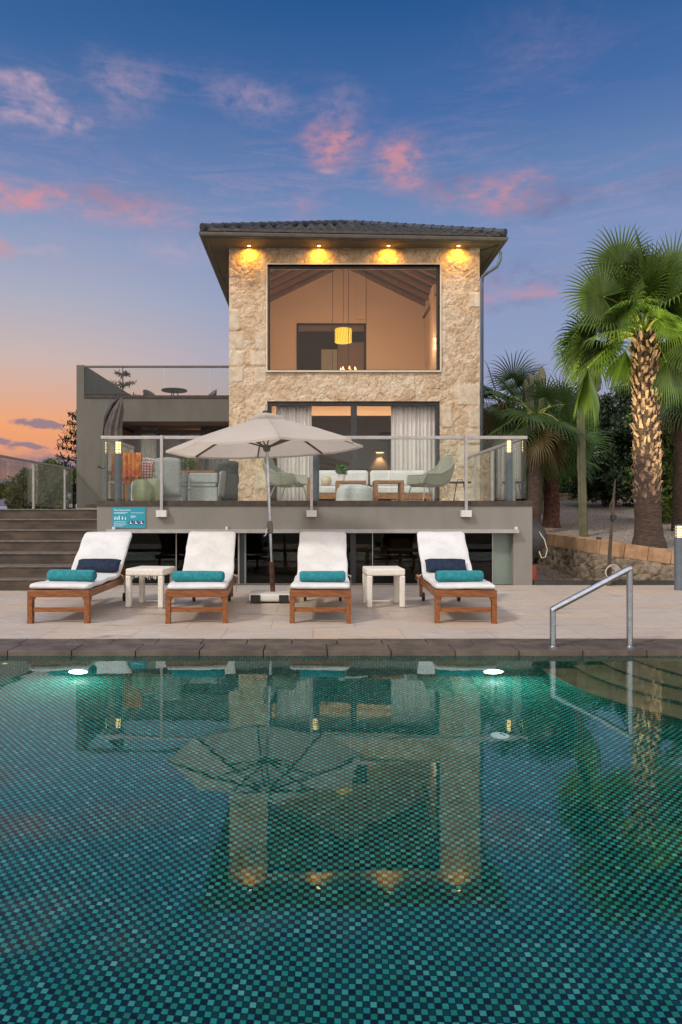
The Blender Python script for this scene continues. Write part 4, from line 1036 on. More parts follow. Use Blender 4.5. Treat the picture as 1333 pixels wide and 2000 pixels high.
for i in range(26):
    x_ = X(296, 8.95) - .17 + .34 * random.random(); y_ = 8.72; z_ = .415; fr_.tube([(x_, y_, z_), (x_ + random.uniform(-.01, .01), y_ - .01, z_ - random.uniform(.01, .05))], .003, 4)
fo = [o for o in COL.objects if o.name == 'wicker_table'][0]
fr_.build('loose_strands', M['wicker'], fo, world=True)

# ================================================================== BIG PARASOL
UC = Vector((X(534, 9.45), 9.45, 0))
pa = thing('parasol', 'large off white market parasol open over the loungers', 'parasol', tuple(UC))
hubz = Z(866, 9.3) - .03; apz_ = Z(803, 9.3)
MB().tube([(0, 0, .0), (0, 0, .54)], .034, 16).build('stem_socket', M['wood_l'] if False else M['bark_red'], pa)
MB().tube([(0, 0, .50), (0, 0, hubz)], .021, 14).build('pole', M['metal'], pa)
ck = MB().lathe([(.022, .93), (.040, .95), (.043, 1.02), (.038, 1.09), (.022, 1.11)], n=16); ck.bx(-.05, -.02, -.06, .0, .99, 1.04)
ck.build('crank_housing', M['soffit'], pa)
MB().tube([(-.035, -.06, 1.01), (-.05, -.075, .98), (-.055, -.08, .92), (-.085, -.085, .90)], .007, 8).build('crank_handle', M['metal'], pa)
R = 1.37; rimz = Z(864, 9.3) - .06; A0 = radians(10)
vert = [Vector((R * cos(A0 + k * pi / 4), R * sin(A0 + k * pi / 4), rimz)) for k in range(8)]
ap_ = Vector((0, 0, apz_ - .05))
cb = MB(); n = 10
for k in range(8):
    a, c = vert[k], vert[(k + 1) % 8]; base = len(cb.v)
    for j in range(n + 1):
        v = .08 + (1 - .08) * j / n
        for i in range(n + 1):
            u = i / n; p = ap_.lerp(a.lerp(c, u), v); p.z += .03 * sin(pi * v) * 1.0
            p.z -= .03 * sin(pi * u) * v * (1 - .25 * v); p.x *= 1 - .022 * sin(pi * u) * v; p.y *= 1 - .022 * sin(pi * u) * v
            p.z += .004 * noise.noise(p * 6)
            cb.v.append(tuple(p))
    for j in range(n):
        for i in range(n): q = base + j * (n + 1) + i; cb.face(q, q + 1, q + n + 2, q + n + 1)
    base = len(cb.v)              # hem
    for i in range(n + 1):
        q = Vector(cb.v[base - (n + 1) + i]); cb.v.append(tuple(q)); cb.v.append(tuple(q - Vector((0, 0, .028))))
    for i in range(n): cb.face(base + 2 * i, base + 2 * i + 1, base + 2 * i + 3, base + 2 * i + 2)
cn = cb.build('canopy', M['canvas'], pa, smooth=True)
vt = MB()
for k in range(8):
    a = Vector((.25 * cos(A0 + k * pi / 4), .25 * sin(A0 + k * pi / 4), apz_ - .062)); c = Vector((.25 * cos(A0 + (k + 1) * pi / 4), .25 * sin(A0 + (k + 1) * pi / 4), apz_ - .062)); m1, m2 = a.lerp(Vector((0, 0, apz_ + .012)), .62), c.lerp(Vector((0, 0, apz_ + .012)), .62)
    vt.poly([a, c, m2, m1]); vt.poly([m1, m2, (0, 0, apz_ + .008)])
vt.build('vent_cap', M['canvas'], cn)
MB().lathe([(.03, 0), (.04, .008), (.03, .028), (.0001, .034)], (0, 0, apz_ + .0), n=14).build('finial', M['trim_dark'], pa)
MB().lathe([(.022, -.07), (.045, -.06), (.055, -.01), (.045, .02), (.022, .03)], (0, 0, hubz), n=16).build('hub', M['soffit'], pa)
for k in range(8):
    e = vert[k]; s0 = Vector((.05 * cos(A0 + k * pi / 4), .05 * sin(A0 + k * pi / 4), hubz + .0)); mid = ap_.lerp(e, .52); mid.z += .025
    rb = MB(); prev = None
    for j in range(9):
        v = .06 + .93 * j / 8; p = ap_.lerp(e, v); p.z += .03 * sin(pi * v) - .018
        if prev is not None: rb.bar(prev, p, .018, .026)
        prev = p
    r_o = rb.build('rib', M['soffit'], pa)
    MB().bar(s0, mid, .014, .022).build('strut', M['soffit'], r_o)
for c_ in [k for k in COL.objects if k.parent == pa]: c_.rotation_euler = (0, radians(-2.4), 0)
bs = bpy.data.objects.new('base', None); COL.objects.link(bs); bs.parent = pa; bs.location = (-.03, -.03, 0)
MB().bx(-.29, .29, -.25, .25, .022, .13).build('shell', M['wpaint'], bs, bevel=.03)
for x_ in (-.19, .19):
    MB().bx(x_ - .065, x_ + .065, -.262, -.20, .01, .115).build('grip', M['black'], bs, bevel=.006)
for x_ in (-.24, .24):
    MB().lathe([(.028, -.015), (.03, 0), (.028, .015)], n=14, M=Matrix.Translation((x_, .18, .028)) @ Matrix.Rotation(pi / 2, 4, 'Y')).build('wheel', M['black'], bs)

# ================================================================== BOLLARD LAMPS
def bollard(label, px, D, ytop, zb, r=.062, hl=.21):
    zt = Z(ytop, D); x_ = X(px, D)
    t = thing('bollard_lamp', label, 'bollard lamp', (x_, D, zb), group='lit bollard lamps')
    H = zt - zb
    p_ = MB().lathe([(r * 1.0, 0), (r * 1.0, H - hl)], n=24); p_.build('post', M['bollard'], t, smooth=False)
    MB().lathe([(r * 1.02, H - .012), (r * 1.05, H - .006), (r * .9, H + .006), (.0001, H + .012)], n=24).build('cap', M['bollard'], t)
    ld_ = MB().lathe([(r * .66, H - hl + .001), (r * .66, H - .013)], n=20).build('lamp', M['lampwarm'], t)
    for k in range(4):
        z = H - hl + .012 + k * (hl - .025) / 4
        MB().lathe([(r * .72, z), (r * 1.12, z - .004), (r * 1.12, z + .006), (r * .72, z + .014)], n=24).build('louvre', M['alu'], t)
    for a in range(4):
        aa = a * pi / 2 + .5; MB().bx(r * .9 * cos(aa) - .006, r * .9 * cos(aa) + .006, r * .9 * sin(aa) - .006, r * .9 * sin(aa) + .006, H - hl, H - .013).build('strut', M['bollard'], t)
    lampobj('glow', 'POINT', (x_, D, zb + H - hl / 2), 5, (1, .62, .25), .05, t)
    return t
bollard('lit bollard lamp behind the glass at the left end of the terrace', 231.5, 11.85, 862, FZ)
bollard('lit bollard lamp in the middle of the terrace, behind the parasol canopy', 617, 11.85, 862, FZ)
bollard('lit bollard lamp behind the glass at the right end of the terrace', 994.5, 11.85, 860, FZ)
bollard('lit bollard lamp standing on the ground at the right edge beside the garden wall', 1326, 10.75, 1026, 0, .066, .19)

# ================================================================== TERRACE FURNITURE
D_ = 14.5; sx0, sx1 = X(600, 14.2), X(845, 14.2)
sf = thing('outdoor_sofa', 'long teak sofa with white cushions in front of the sliding door', 'sofa', ((sx0 + sx1) / 2, 14.2, FZ))
w = (sx1 - sx0) / 2
b = MB(); b.bx(-w, w, 0, .07, .17, .27); b.bx(-w, w, .75, .82, .17, .27); b.bx(-w, -w + .07, .071, .749, .17, .27); b.bx(w - .07, w, .071, .749, .17, .27); b.build('base_frame', M['wood_l'], sf)
for s in (-1, 1):
    for y_ in (0.005, .745): MB().bx(min(s * w, s * (w - .07)), max(s * w, s * (w - .07)), y_, y_ + .07, 0, .169).build('leg', M['wood_l'], sf)
b = MB(); b.bx(-w - .0, -w + .07, -.0, .82, .272, .62); b.build('armrest', M['wood_l'], sf)
MB().bx(-w + .1, w - .1, .78, .82, .272, .70).build('back_frame', M['wood_l'], sf)
for k in range(2):
    a = -w + .10 + k * (w - .05); c = a + w - .07
    MB().bx(a, c, .02, .72, .28, .44).build('seat_cushion', M['cushion'], sf, bevel=.04)
    MB().bx(a + .01, c - .01, .55, .77, .46, .80).build('back_cushion', M['cushion'], sf, bevel=.06)
o = MB().lathe([(.01, -.10), (.08, -.08), (.115, 0), (.08, .08), (.01, .10)], n=20).build('round_pillow', pmat('beige_pillow', (.55, .45, .30)), None, smooth=True); o.location = (X(638, 14.3), 14.42, FZ + .545); o.rotation_euler = (pi / 2 - .2, 0, 0)
tag(o, 'small beige round pillow on the left seat of the white sofa', 'pillow')
def wood_table(label, x0, x1, D, yt):
    t = thing('teak_table', label, 'side table', ((X(x0, D) + X(x1, D)) / 2, D, FZ), 0, 'teak side tables on the terrace')
    w = (X(x1, D) - X(x0, D)) / 2; h_ = Z(yt, D) - FZ
    MB().bx(-w, w, 0, w * 1.7, h_ - .055, h_).build('table_top', M['wood_l'], t, bevel=.004)
    for sx in (-1, 1):
        for y_ in (0, w * 1.7 - .065): MB().bx(min(sx * w, sx * (w - .065)), max(sx * w, sx * (w - .065)), y_ + .001, y_ + .064, 0, h_ - .056).build('leg', M['wood_l'], t, bevel=.003)
    return t
wood_table('teak side table carrying the potted herb, behind the woven pouf', 657, 716, 13.2, 938.5)
wood_table('teak side table standing right of the woven pouf', 732, 790, 12.8, 938)
D_ = 13.45; px = X(668, D_); tz = Z(938.5, 13.2) 
pt = thing('potted_herb', 'green herb in a white pot on the left teak table', 'potted plant', (px, D_, tz))
MB().lathe([(.055, 0), (.075, .13), (.068, .13), (.06, .11), (.0001, .11)], n=20).build('pot', M['whitepot'], pt)
def leafcloud(n, size, fn, seed=1, elong=1.8, clump=0):
    """leaf-sized quads; fn(random)->(pos, outward normal)"""
    b = MB(); rnd = random.Random(seed)
    for i in range(n):
        p, nr = fn(rnd)
        d = Vector((rnd.gauss(0, 1), rnd.gauss(0, 1), rnd.gauss(0, 1))).normalized(); d = (d + nr * .6).normalized()
        e = d.cross(Vector((rnd.gauss(0, 1), rnd.gauss(0, 1), rnd.gauss(0, 1)))).normalized()
        s = size * rnd.uniform(.6, 1.4); m = p + d * s * elong * .5
        b.poly([p - e * s * .12, m - e * s * .5, p + d * s * elong, m + e * s * .5])
    return b
def ball(c, r):
    c = Vector(c); r = Vector(r)
    def f(rnd):
        d = Vector((rnd.gauss(0, 1), rnd.gauss(0, 1), rnd.gauss(0, 1))).normalized(); q = rnd.random() ** .4
        return c + Vector((d.x * r.x, d.y * r.y, d.z * r.z)) * q, d
    return f
leafcloud(420, .028, ball((0, 0, .22), (.11, .11, .09)), 3).build('leaves', M['plantgreen'], pt)

pf = thing('woven_pouf', 'round white woven pouf in front of the sofa', 'pouf', (X(693, 12.6), 12.7, FZ))
prof = [(.26, 0), (.315, .03), (.335, .12), (.335, .24), (.31, .33), (.24, .385), (.12, .41), (.0001, .415)]
prof2 = []
for i in range(len(prof) - 1):
    for k in range(4): prof2.append(tuple(prof[i][j] + (prof[i + 1][j] - prof[i][j]) * k / 4 for j in (0, 1)))
prof2.append(prof[-1]); pb_ = MB(); n = 72; base = 0
for j, (r, z) in enumerate(prof2):
    for k in range(n): a = 2 * pi * k / n; rr = r + (.007 * sin(k * pi) if False else .006 * (1 if (k // 2 + j) % 2 else -1)) * min(1, r / .2); pb_.v.append((rr * cos(a), rr * sin(a), z))
for j in range(len(prof2) - 1):
    for k in range(n): k2 = (k + 1) % n; pb_.face(j * n + k, j * n + k2, (j + 1) * n + k2, (j + 1) * n + k)
pb_.build('woven_cover', pmat('white_rope', (.60, .62, .60), (.44, .47, .46), 40, .85, bump=.8, bscale=60), pf, smooth=True)

def shell_chair(label, loc, rz):
    """low lounge chair with a mesh shell, high raked back and winged arms; faces -Y before rotation"""
    t = thing('mesh_lounge_chair', label, 'lounge chair', loc, rz, 'sage mesh lounge chairs on the terrace')
    prof_ = [(-.36, .43), (-.30, .40), (-.12, .375), (.06, .37), (.18, .40), (.26, .50), (.32, .68), (.37, .86), (.40, .97)]
    wd = [.24, .27, .30, .31, .31, .30, .29, .26, .20]
    b = MB(); nu_ = 12
    def f(u, v):
        k = v * (len(prof_) - 1); i = min(int(k), len(prof_) - 2); fr = k - i
        y = prof_[i][0] * (1 - fr) + prof_[i + 1][0] * fr; z = prof_[i][1] * (1 - fr) + prof_[i + 1][1] * fr; w_ = wd[i] * (1 - fr) + wd[i + 1] * fr
        a = (u - .5) * 2; return (a * w_, y - abs(a) ** 3 * .05 * (1 if v > .5 else 0), z + abs(a) ** 3 * .03 * (1 - v))
    b.grid(f, nu_, 24); b.build('seat_shell', M['gmesh'], t, smooth=True, solid=.012)
    for s in (-1, 1):
        ab = MB()
        pts = [(-.34, .42, .40), (-.30, .63, .62), (.02, .64, .62), (.24, .55, .72), (.37, .37, .80)]  # y, ., z
        top = [Vector((s * .30, -.35, .43)), Vector((s * .37, -.30, .60)), Vector((s * .38, .02, .615)), Vector((s * .34, .22, .72)), Vector((s * .27, .35, .84))]
        bot = [Vector((s * .27, -.30, .41)), Vector((s * .30, -.15, .38)), Vector((s * .31, .06, .372)), Vector((s * .31, .22, .46)), Vector((s * .28, .33, .70))]
        ab.grid(lambda u, v: tuple(lerp_list(bot, u).lerp(lerp_list(top, u), v)), 12, 5)
        ao = ab.build('arm_wing', M['gmesh'], t, smooth=True, solid=.010)
        MB().tube([lerp_list(top, i / 12) for i in range(13)], .013, 8).build('rim_tube', M['gwick'], ao)
        for (y0, y1, xo) in ((-.28, -.36, .33), (.10, .26, .33)):
            MB().tube([(s * .27, y0, .385), (s * xo, y1, 0)], .012, 8).build('leg', M['gwick'], t)
    MB().tube([(-.20, .40, .97), (0, .405, .985), (.20, .40, .97)], .014, 8).build('back_rim', M['gwick'], t)
    MB().tube([(-.27, -.28, .385), (-.27, .10, .385), (.27, .10, .385), (.27, -.28, .385)], .011, 8).build('under_frame', M['gwick'], t)
    return t
def lerp_list(L_, u):
    k = u * (len(L_) - 1); i = min(int(k), len(L_) - 2); return L_[i].lerp(L_[i + 1], k - i)
shell_chair('sage mesh lounge chair on the right of the terrace, beside the black table', (X(843, 12.9), 12.95, FZ), radians(-70))
shell_chair('sage mesh lounge chair behind the parasol pole', (X(557, 12.9), 12.95, FZ), radians(72))

bt = thing('black_tray_table', 'small round black tray table beside the right lounge chair', 'side table', (X(899, 13.9), 13.9, FZ)); hb = Z(943, 13.9) - FZ
MB().lathe([(.0001, hb - .012), (.215, hb - .012), (.225, hb), (.225, hb + .02), (.216, hb + .02), (.212, hb), (.0001, hb - .002)], n=32).build('tray', M['black'], bt)
for k in range(4):
    a = k * pi / 2 + .6; MB().tube([(.10 * cos(a), .10 * sin(a), hb - .013), (.21 * cos(a), .21 * sin(a), 0)], .009, 8).build('leg', M['black'], bt)
MB().tube([(-.05, 0, hb - .002), (-.05, 0, hb + .07), (.05, 0, hb + .07), (.05, 0, hb - .002)], .006, 8).build('handle', M['black'], bt)

def wicker_chair(label, loc, rz, m, back=.92, mname='wicker_chair'):
    t = thing(mname, label, 'dining chair', loc, rz, 'wicker chairs round the dining table')
    b = MB(); b.grid(lambda u, v: ((u - .5) * .48, .27 + .05 * v + .03 * (1 - (2 * u - 1) ** 2), .20 + (back - .20) * v - .03 * (2 * u - 1) ** 2 * v), 8, 8); b.build('backrest', m, t, smooth=True, solid=.035)
    MB().bx(-.28, .28, -.27, .24, .38, .45).build('seat', m, t, bevel=.02)
    for s in (-1, 1):
        MB().bx(min(s * .29, s * .24), max(s * .29, s * .24), -.28, .27, .455, .65).build('armrest', m, t, bevel=.02)
    MB().bx(-.27, .27, -.26, .26, .06, .379).build('skirt', m, t, bevel=.015)
    for s in (-1, 1):
        for y_ in (-.22, .2): MB().bx(s * .23 - .02, s * .23 + .02, y_, y_ + .04, 0, .059).build('leg', M['black'], t)
    return t
wicker_chair('pale wicker chair with its high back to the railing, left of the dining table', (X(337, 13.2), 13.1, FZ), pi, M['gwick'])
wicker_chair('pale wicker chair side on, right of the dining table', (X(405, 13.4), 13.4, FZ), radians(-95), M['gwick'], .70)
wicker_chair('dark grey rounded wicker chair beside the stone wall corner', (X(433, 13.9), 13.8, FZ), radians(-150), M['dgwick'])
wicker_chair('pale wicker chair at the far side of the dining table', (X(362, 15.2), 15.3, FZ), 0, M['gwick'], .80)
dt = thing('dining_table', 'dark wooden dining table between the wicker chairs', 'dining table', (X(378, 14.2), 14.3, FZ))
MB().bx(-.55, .55, -.45, .45, .70, .74).build('table_top', M['wood_l'], dt)
for sx in (-1, 1):
    for sy in (-1, 1): MB().bx(sx * .48 - .035, sx * .48 + .035, sy * .38 - .035, sy * .38 + .035, 0, .699).build('leg', M['wood_l'], dt)
pt2 = thing('table_plant', 'low green plant in a dark pot on the dining table', 'potted plant', (X(372, 14.2), 14.1, FZ + .74))
MB().lathe([(.07, 0), (.09, .08), (.08, .08), (.0001, .07)], n=16).build('pot', M['black'], pt2)
leafcloud(300, .04, ball((0, 0, .15), (.17, .15, .09)), 5).build('leaves', M['leaf_olive'], pt2)

# left corner: throw, patterned cushion chair, glazed stools
dc = thing('wooden_deck_chair', 'wooden chair draped with an orange throw behind the left bollard lamp', 'chair', (X(252, 12.8), 12.9, FZ))
for s in (-1, 1):
    MB().bx(s * .2 - .02, s * .2 + .02, -.02, .02, 0, 1.0).build('leg', M['wood_l'], dc)
    MB().bx(s * .2 - .02, s * .2 + .02, .46, .50, 0, .45).build('leg', M['wood_l'], dc)
MB().bx(-.2, .2, -.0, .5, .451, .48).build('seat', M['wood_l'], dc)
MB().bx(-.179, .179, -.012, .012, .90, .97).build('back_rail', M['wood_l'], dc)
ot = MB(); ot.grid(lambda u, v: ((u - .5) * .34 + .03, (-.045 if v < .5 else .03) + .018 * sin(u * 28 + v * 3), 1.005 - abs(v - .45) * 1.05 - (.03 * sin(u * 19) if v < .05 else 0)), 40, 20)
tag(ot.build('orange_throw', M['orange'], None, smooth=True, solid=.02), 'orange and yellow throw hanging over the wooden chair back', 'throw').location = (X(254, 12.8), 12.88, FZ + .0)
cc = thing('cushioned_chair', 'white framed chair with a red patterned cushion behind the glazed stools', 'chair', (X(281, 13.2), 13.3, FZ), radians(12))
for s in (-1, 1):
    MB().tube([(s * .22, 0, 0), (s * .22, .02, .45), (s * .20, .12, .92)], .016, 8).build('leg', M['wpaint'], cc)
    MB().tube([(s * .22, -.42, 0), (s * .22, -.42, .44)], .016, 8).build('leg', M['wpaint'], cc)
MB().bx(-.22, .22, -.44, .02, .44, .47).build('seat', M['wpaint'], cc)
MB().tube([(-.2, .12, .92), (0, .14, .95), (.2, .12, .92)], .016, 8).build('back_rim', M['wpaint'], cc)
def checks():
    m = bpy.data.materials.new('red_pattern'); m.use_nodes = True; N = NT(m.node_tree); b = m.node_tree.nodes['Principled BSDF']
    tc = N.n('ShaderNodeTexCoord'); mp = N.n('ShaderNodeMapping', Vector=tc.outputs['Object'], Rotation=(0, radians(45), 0)); c = N.n('ShaderNodeTexChecker', Vector=mp, Color1=(.50, .42, .36, 1), Color2=(.30, .02, .025, 1), Scale=26)
    N.set(b.inputs['Base Color'], c.outputs[0]); b.inputs['Roughness'].default_value = .9; return m
b = MB()
for sgn in (-1, 1):
    b.grid(lambda u, v: ((u - .5) * .40, sgn * .06 * (max(0, 1 - (2 * u - 1) ** 4)) ** .5 * (max(0, 1 - (2 * v - 1) ** 4)) ** .5, (v - .5) * .40), 12, 12)
o = b.build('patterned_cushion', checks(), None, smooth=True); o.location = (X(281, 13.2) + .0, 13.22, FZ + .69); o.rotation_euler = (radians(-10), 0, radians(12)); tag(o, 'red and cream patterned cushion on the white framed chair', 'cushion')
def stool(label, loc, s_):
    t = thing('glazed_stool', label, 'ceramic stool', loc, 0, 'celadon glazed garden stools')
    b = MB(); prof = [(.11, 0), (.13, .02), (.155, .14), (.165, .25), (.155, .37), (.12, .45), (.10, .47), (.0001, .475)]; n = 40
    for (r, z) in prof:
        for k in range(n): a = 2 * pi * k / n; rr = r * (1 + .05 * cos(6 * a)); b.v.append((rr * cos(a) * s_, rr * sin(a) * s_, z * s_))
    for j in range(len(prof) - 1):
        for k in range(n): k2 = (k + 1) % n; b.face(j * n + k, j * n + k2, (j + 1) * n + k2, (j + 1) * n + k)
    b.build('glazed_body', M['celadon'], t, smooth=True); return t
stool('pale green glazed ceramic stool, the left one of the pair by the railing', (X(277, 12.2), 12.2, FZ), 1.02)
stool('pale green glazed ceramic stool, the right one of the pair by the railing', (X(300, 12.5), 12.55, FZ), 1.08)

# closed cantilever parasol at the left
cpz = FZ
cpl = thing('closed_parasol', 'closed dark cantilever parasol standing at the left of the terrace', 'parasol', (X(207, 14.3), 14.6, cpz))
MB().bx(-.4, .4, -.35, .35, 0, .06).build('base', M['trim_dark'], cpl)
MB().tube([(0, 0, .06), (0, 0, 1.7), (.06, 0, 2.1), (.16, -.04, 2.34)], .04, 12).build('mast', M['black'], cpl)
D_ = 14.3
P_ = lambda x_, y_: Vector((X(x_, D_), D_, Z(y_, D_))) - Vector(cpl.location)
cy = MB(); ctr = [P_(238, 776), P_(234, 790), P_(229, 806), P_(225, 822), P_(222, 838), P_(222, 856), P_(224, 880)]; rad = [.02, .07, .12, .14, .16, .17, .12]
n = 40; 
for j, (p, r) in enumerate(zip(ctr, rad)):
    for k in range(n):
        a = 2 * pi * k / n; rr = r * (1 + .22 * cos(8 * a + j * .15)); cy.v.append(tuple(p + Vector((cos(a) * rr, sin(a) * rr, 0))))
for j in range(len(ctr) - 1):
    for k in range(n): k2 = (k + 1) % n; cy.face(j * n + k, j * n + k2, (j + 1) * n + k2, (j + 1) * n + k)
cy.build('folded_canopy', pmat('taupe_canvas', (.13, .115, .10), (.075, .068, .06), 4, .9), cpl, smooth=True)
MB().tube([P_(204, 850), P_(208, 815), P_(221, 788), P_(237, 774)], [.03, .045, .05, .025], 10).build('folded_arm', M['black'], cpl, smooth=True)
MB().tube([P_(234, 815), P_(225, 817)], .03, 8).build('strap', M['black'], cpl)
MB().tube([P_(206, 912), P_(200, 914), P_(192, 911)], .02, 8).build('crank_handle', M['black'], cpl)

# roof terrace furniture
rtz = slab + .0
tt = thing('roof_table', 'round dark table on the roof terrace of the grey wing', 'table', (X(341, 21), 21, rtz))
h_ = Z(763, 21) - rtz
MB().lathe([(.0001, h_ - .02), (.38, h_ - .02), (.40, h_), (.38, h_ + .025), (.0001, h_ + .03)], n=32).build('table_top', M['black'], tt)
for k in range(3): a = k * 2 * pi / 3 + .5; MB().tube([(.08 * cos(a), .08 * sin(a), h_ - .02), (.28 * cos(a), .28 * sin(a), 0)], .015, 8).build('leg', M['black'], tt)
def round_chair(label, loc, rz):
    t = thing('roof_chair', label, 'chair', loc, rz, 'dark chairs on the roof terrace')
    b = MB(); b.grid(lambda u, v: (.30 * cos(pi * u), .26 * sin(pi * u) + .03 * v, .42 + (.36 * sin(pi * u) ** .6 + .05) * v), 20, 6); b.build('backrest', M['dgwick'], t, smooth=True, solid=.02)
    MB().lathe([(.0001, .38), (.28, .38), (.29, .41), (.28, .44), (.0001, .44)], n=24).build('seat', M['dgwick'], t)
    for k in range(4): a = k * pi / 2 + pi / 4; MB().tube([(.22 * cos(a), .22 * sin(a), .38), (.26 * cos(a), .26 * sin(a), 0)], .014, 8).build('leg', M['black'], t)
round_chair('dark rounded chair left of the roof terrace table', (X(298, 21.2), 21.3, rtz - .19), radians(60))
round_chair('dark rounded chair right of the roof terrace table, by the tower', (X(404, 21.2), 21.3, rtz - .19), radians(-60))

# ================================================================== RIGHT GARDEN
def bed_z(x_, y_):
    z = .56 + max(0, y_ - 12.6) * .055 + max(0, y_ - 15) * .035
    z += max(0, min(1, (y_ - 19) / 5)) * .12
    z = min(z, 1.42 + (y_ - 24) * .004) if y_ > 24 else z
    return z + .035 * noise.noise(Vector((x_ * .8, y_ * .8, 0))) + .012 * noise.noise(Vector((x_ * 4, y_ * 4, 0)))
wall_pts = [(5.9, 24.0, .96), (5.55, 19.0, .86), (5.10, 15.4, .77), (4.92, 13.2, .765), (4.88, 11.78, .755), (5.45, 11.66, .675), (6.15, 11.62, .585), (9.0, 11.6, .50)]
def bed_inside(x_, y_):
    # left edge of the bed follows the retaining wall
    for a, b_ in zip(wall_pts[:-1], wall_pts[1:]):
        if min(a[1], b_[1]) <= y_ <= max(a[1], b_[1]) and abs(a[1] - b_[1]) > .5:
            f_ = (y_ - a[1]) / (b_[1] - a[1]); return a[0] + (b_[0] - a[0]) * f_
    return 5.9 if y_ > 24 else 4.9
bed = MB(); nu_, nv_ = 90, 110
def bf(u, v):
    y_ = 11.72 + (v ** 1.7) * 50; xl = bed_inside(0, min(y_, 23.9)) + .1; x_ = xl + (u ** 1.8) * 40; return (x_, y_, bed_z(x_, y_))
bed.grid(bf, nu_, nv_)
tag(bed.build('gravel_bed', M['gravel_bed'], smooth=True), kind='structure')
gp = MB(); gp.grid(lambda u, v: (bx1 - .3 + u * (2.6 if v > .1 else 5), 11.56 + v * 14, .0 + .03 * v * 14 * .5 + .012 * noise.noise(Vector((u * 9, v * 40, 0)))), 30, 60)
tag(gp.build('gravel_path', M['gravel'], smooth=True), kind='structure')
gw = thing('garden_wall', 'low rubble stone retaining wall with sand coloured cap blocks along the gravel bed', 'wall', (5, 12, 0))
sb = MB(); capt = .25
def wall_line():
    out = []
    for a, b_ in zip(wall_pts[:-1], wall_pts[1:]):
        n_ = max(2, int((Vector(a[:2]) - Vector(b_[:2])).length / .06))
        for i in range(n_): out.append(tuple(a[j] + (b_[j] - a[j]) * i / n_ for j in range(3)))
    out.append(wall_pts[-1]); return out
WL = wall_line(); rows = 16; base = 0
for i, (x_, y_, zt) in enumerate(WL):
    a = Vector(WL[max(0, i - 1)][:2]); c = Vector(WL[min(len(WL) - 1, i + 1)][:2]); t_ = (c - a).normalized(); nr = Vector((-t_.y, t_.x)) * -1
    nr = Vector((t_.y, -t_.x)); nr = nr if nr.x < .2 or nr.y < 0 else -nr
    for j in range(rows + 1):
        z = -.05 + (zt - capt + .05) * j / rows; p = Vector((x_ * 1.0, y_ * 1.0, z)); wv_ = noise.noise_vector(p * 2) * .15; dd, pp = noise.voronoi((p + wv_) * 3.6)
        rl_ = min(1, (dd[1] - dd[0]) / .3) ** .6 * .045 + .02 * noise.fractal(p * 7, 1, 2, 3)
        sb.v.append((x_ + nr.x * rl_, y_ + nr.y * rl_, z))
for i in range(len(WL) - 1):
    for j in range(rows): q = i * (rows + 1) + j; sb.face(q, q + rows + 1, q + rows + 2, q + 1)
sb.build('rubble_face', M['gstone'], gw, world=True, smooth=False)
cpb = MB(); random.seed(8); s_acc = 0; last = WL[0]; start = WL[0]
for i in range(1, len(WL)):
    s_acc += (Vector(WL[i][:2]) - Vector(WL[i - 1][:2])).length
    if s_acc > .38 or i == len(WL) - 1:
        a, c = Vector((start[0], start[1], start[2] - capt / 2)), Vector((WL[i][0], WL[i][1], WL[i][2] - capt / 2)); dd_ = (c - a).normalized(); nr = Vector((dd_.y, -dd_.x, 0)); nr = nr if nr.y < .2 else -nr
        off = nr * -.10
        cpb.bar(a + off + dd_ * .003, c + off - dd_ * .003, .26 + random.uniform(-.006, .006), capt + random.uniform(-.008, .004)); start = WL[i]; s_acc = 0
cpb.build('cap_blocks', M['capstone'], gw, world=True, bevel=.008)
fw = thing('far_garden_wall', 'long low pale stone wall at the far side of the gravel garden', 'wall', (12, 25, 1.3))
MB().bx(6.2, 30, 25.0, 25.35, 1.2, Z(966, 25)).build('wall_body', M['gstone'], fw, world=True)
MB().bx(6.2, 30, 24.97, 25.38, Z(966, 25) + .001, Z(963.5, 25)).build('wall_cap', M['capstone'], fw, world=True)

tk = thing('round_tank', 'dark grey round tank half hidden behind the right end of the terrace', 'tank', (X(1030, 11.95), 11.95, Z(1050, 11.95)))
MB().lathe([(.0001, -.335), (.12, -.315), (.22, -.25), (.30, -.14), (.33, 0), (.30, .14), (.22, .25), (.12, .315), (.0001, .335)], n=40, M=Matrix.Rotation(pi / 2, 4, 'X')).build('shell', M['tank'], tk, smooth=True)
MB().tube([(-.02, -.33, -.3), (-.02, .1, -.72)], .02, 8).build('stand', M['black'], tk)
MB().tube([(.10, -.30, .12), (.19, -.33, -.02), (.235, -.34, -.2), (.20, -.35, -.32), (.13, -.36, -.33), (.09, -.36, -.22)], .009, 8).build('loose_cable', M['cable'], tk, smooth=True)
rb_ = MB().bx(-.05, .05, -.05, .05, 0, .32); o = rb_.build('red_canister', M['red'], None, bevel=.02); o.location = (X(1043, 11.7), 11.75, .0); tag(o, 'small red canister on the gravel beside the end of the terrace wall', 'canister')

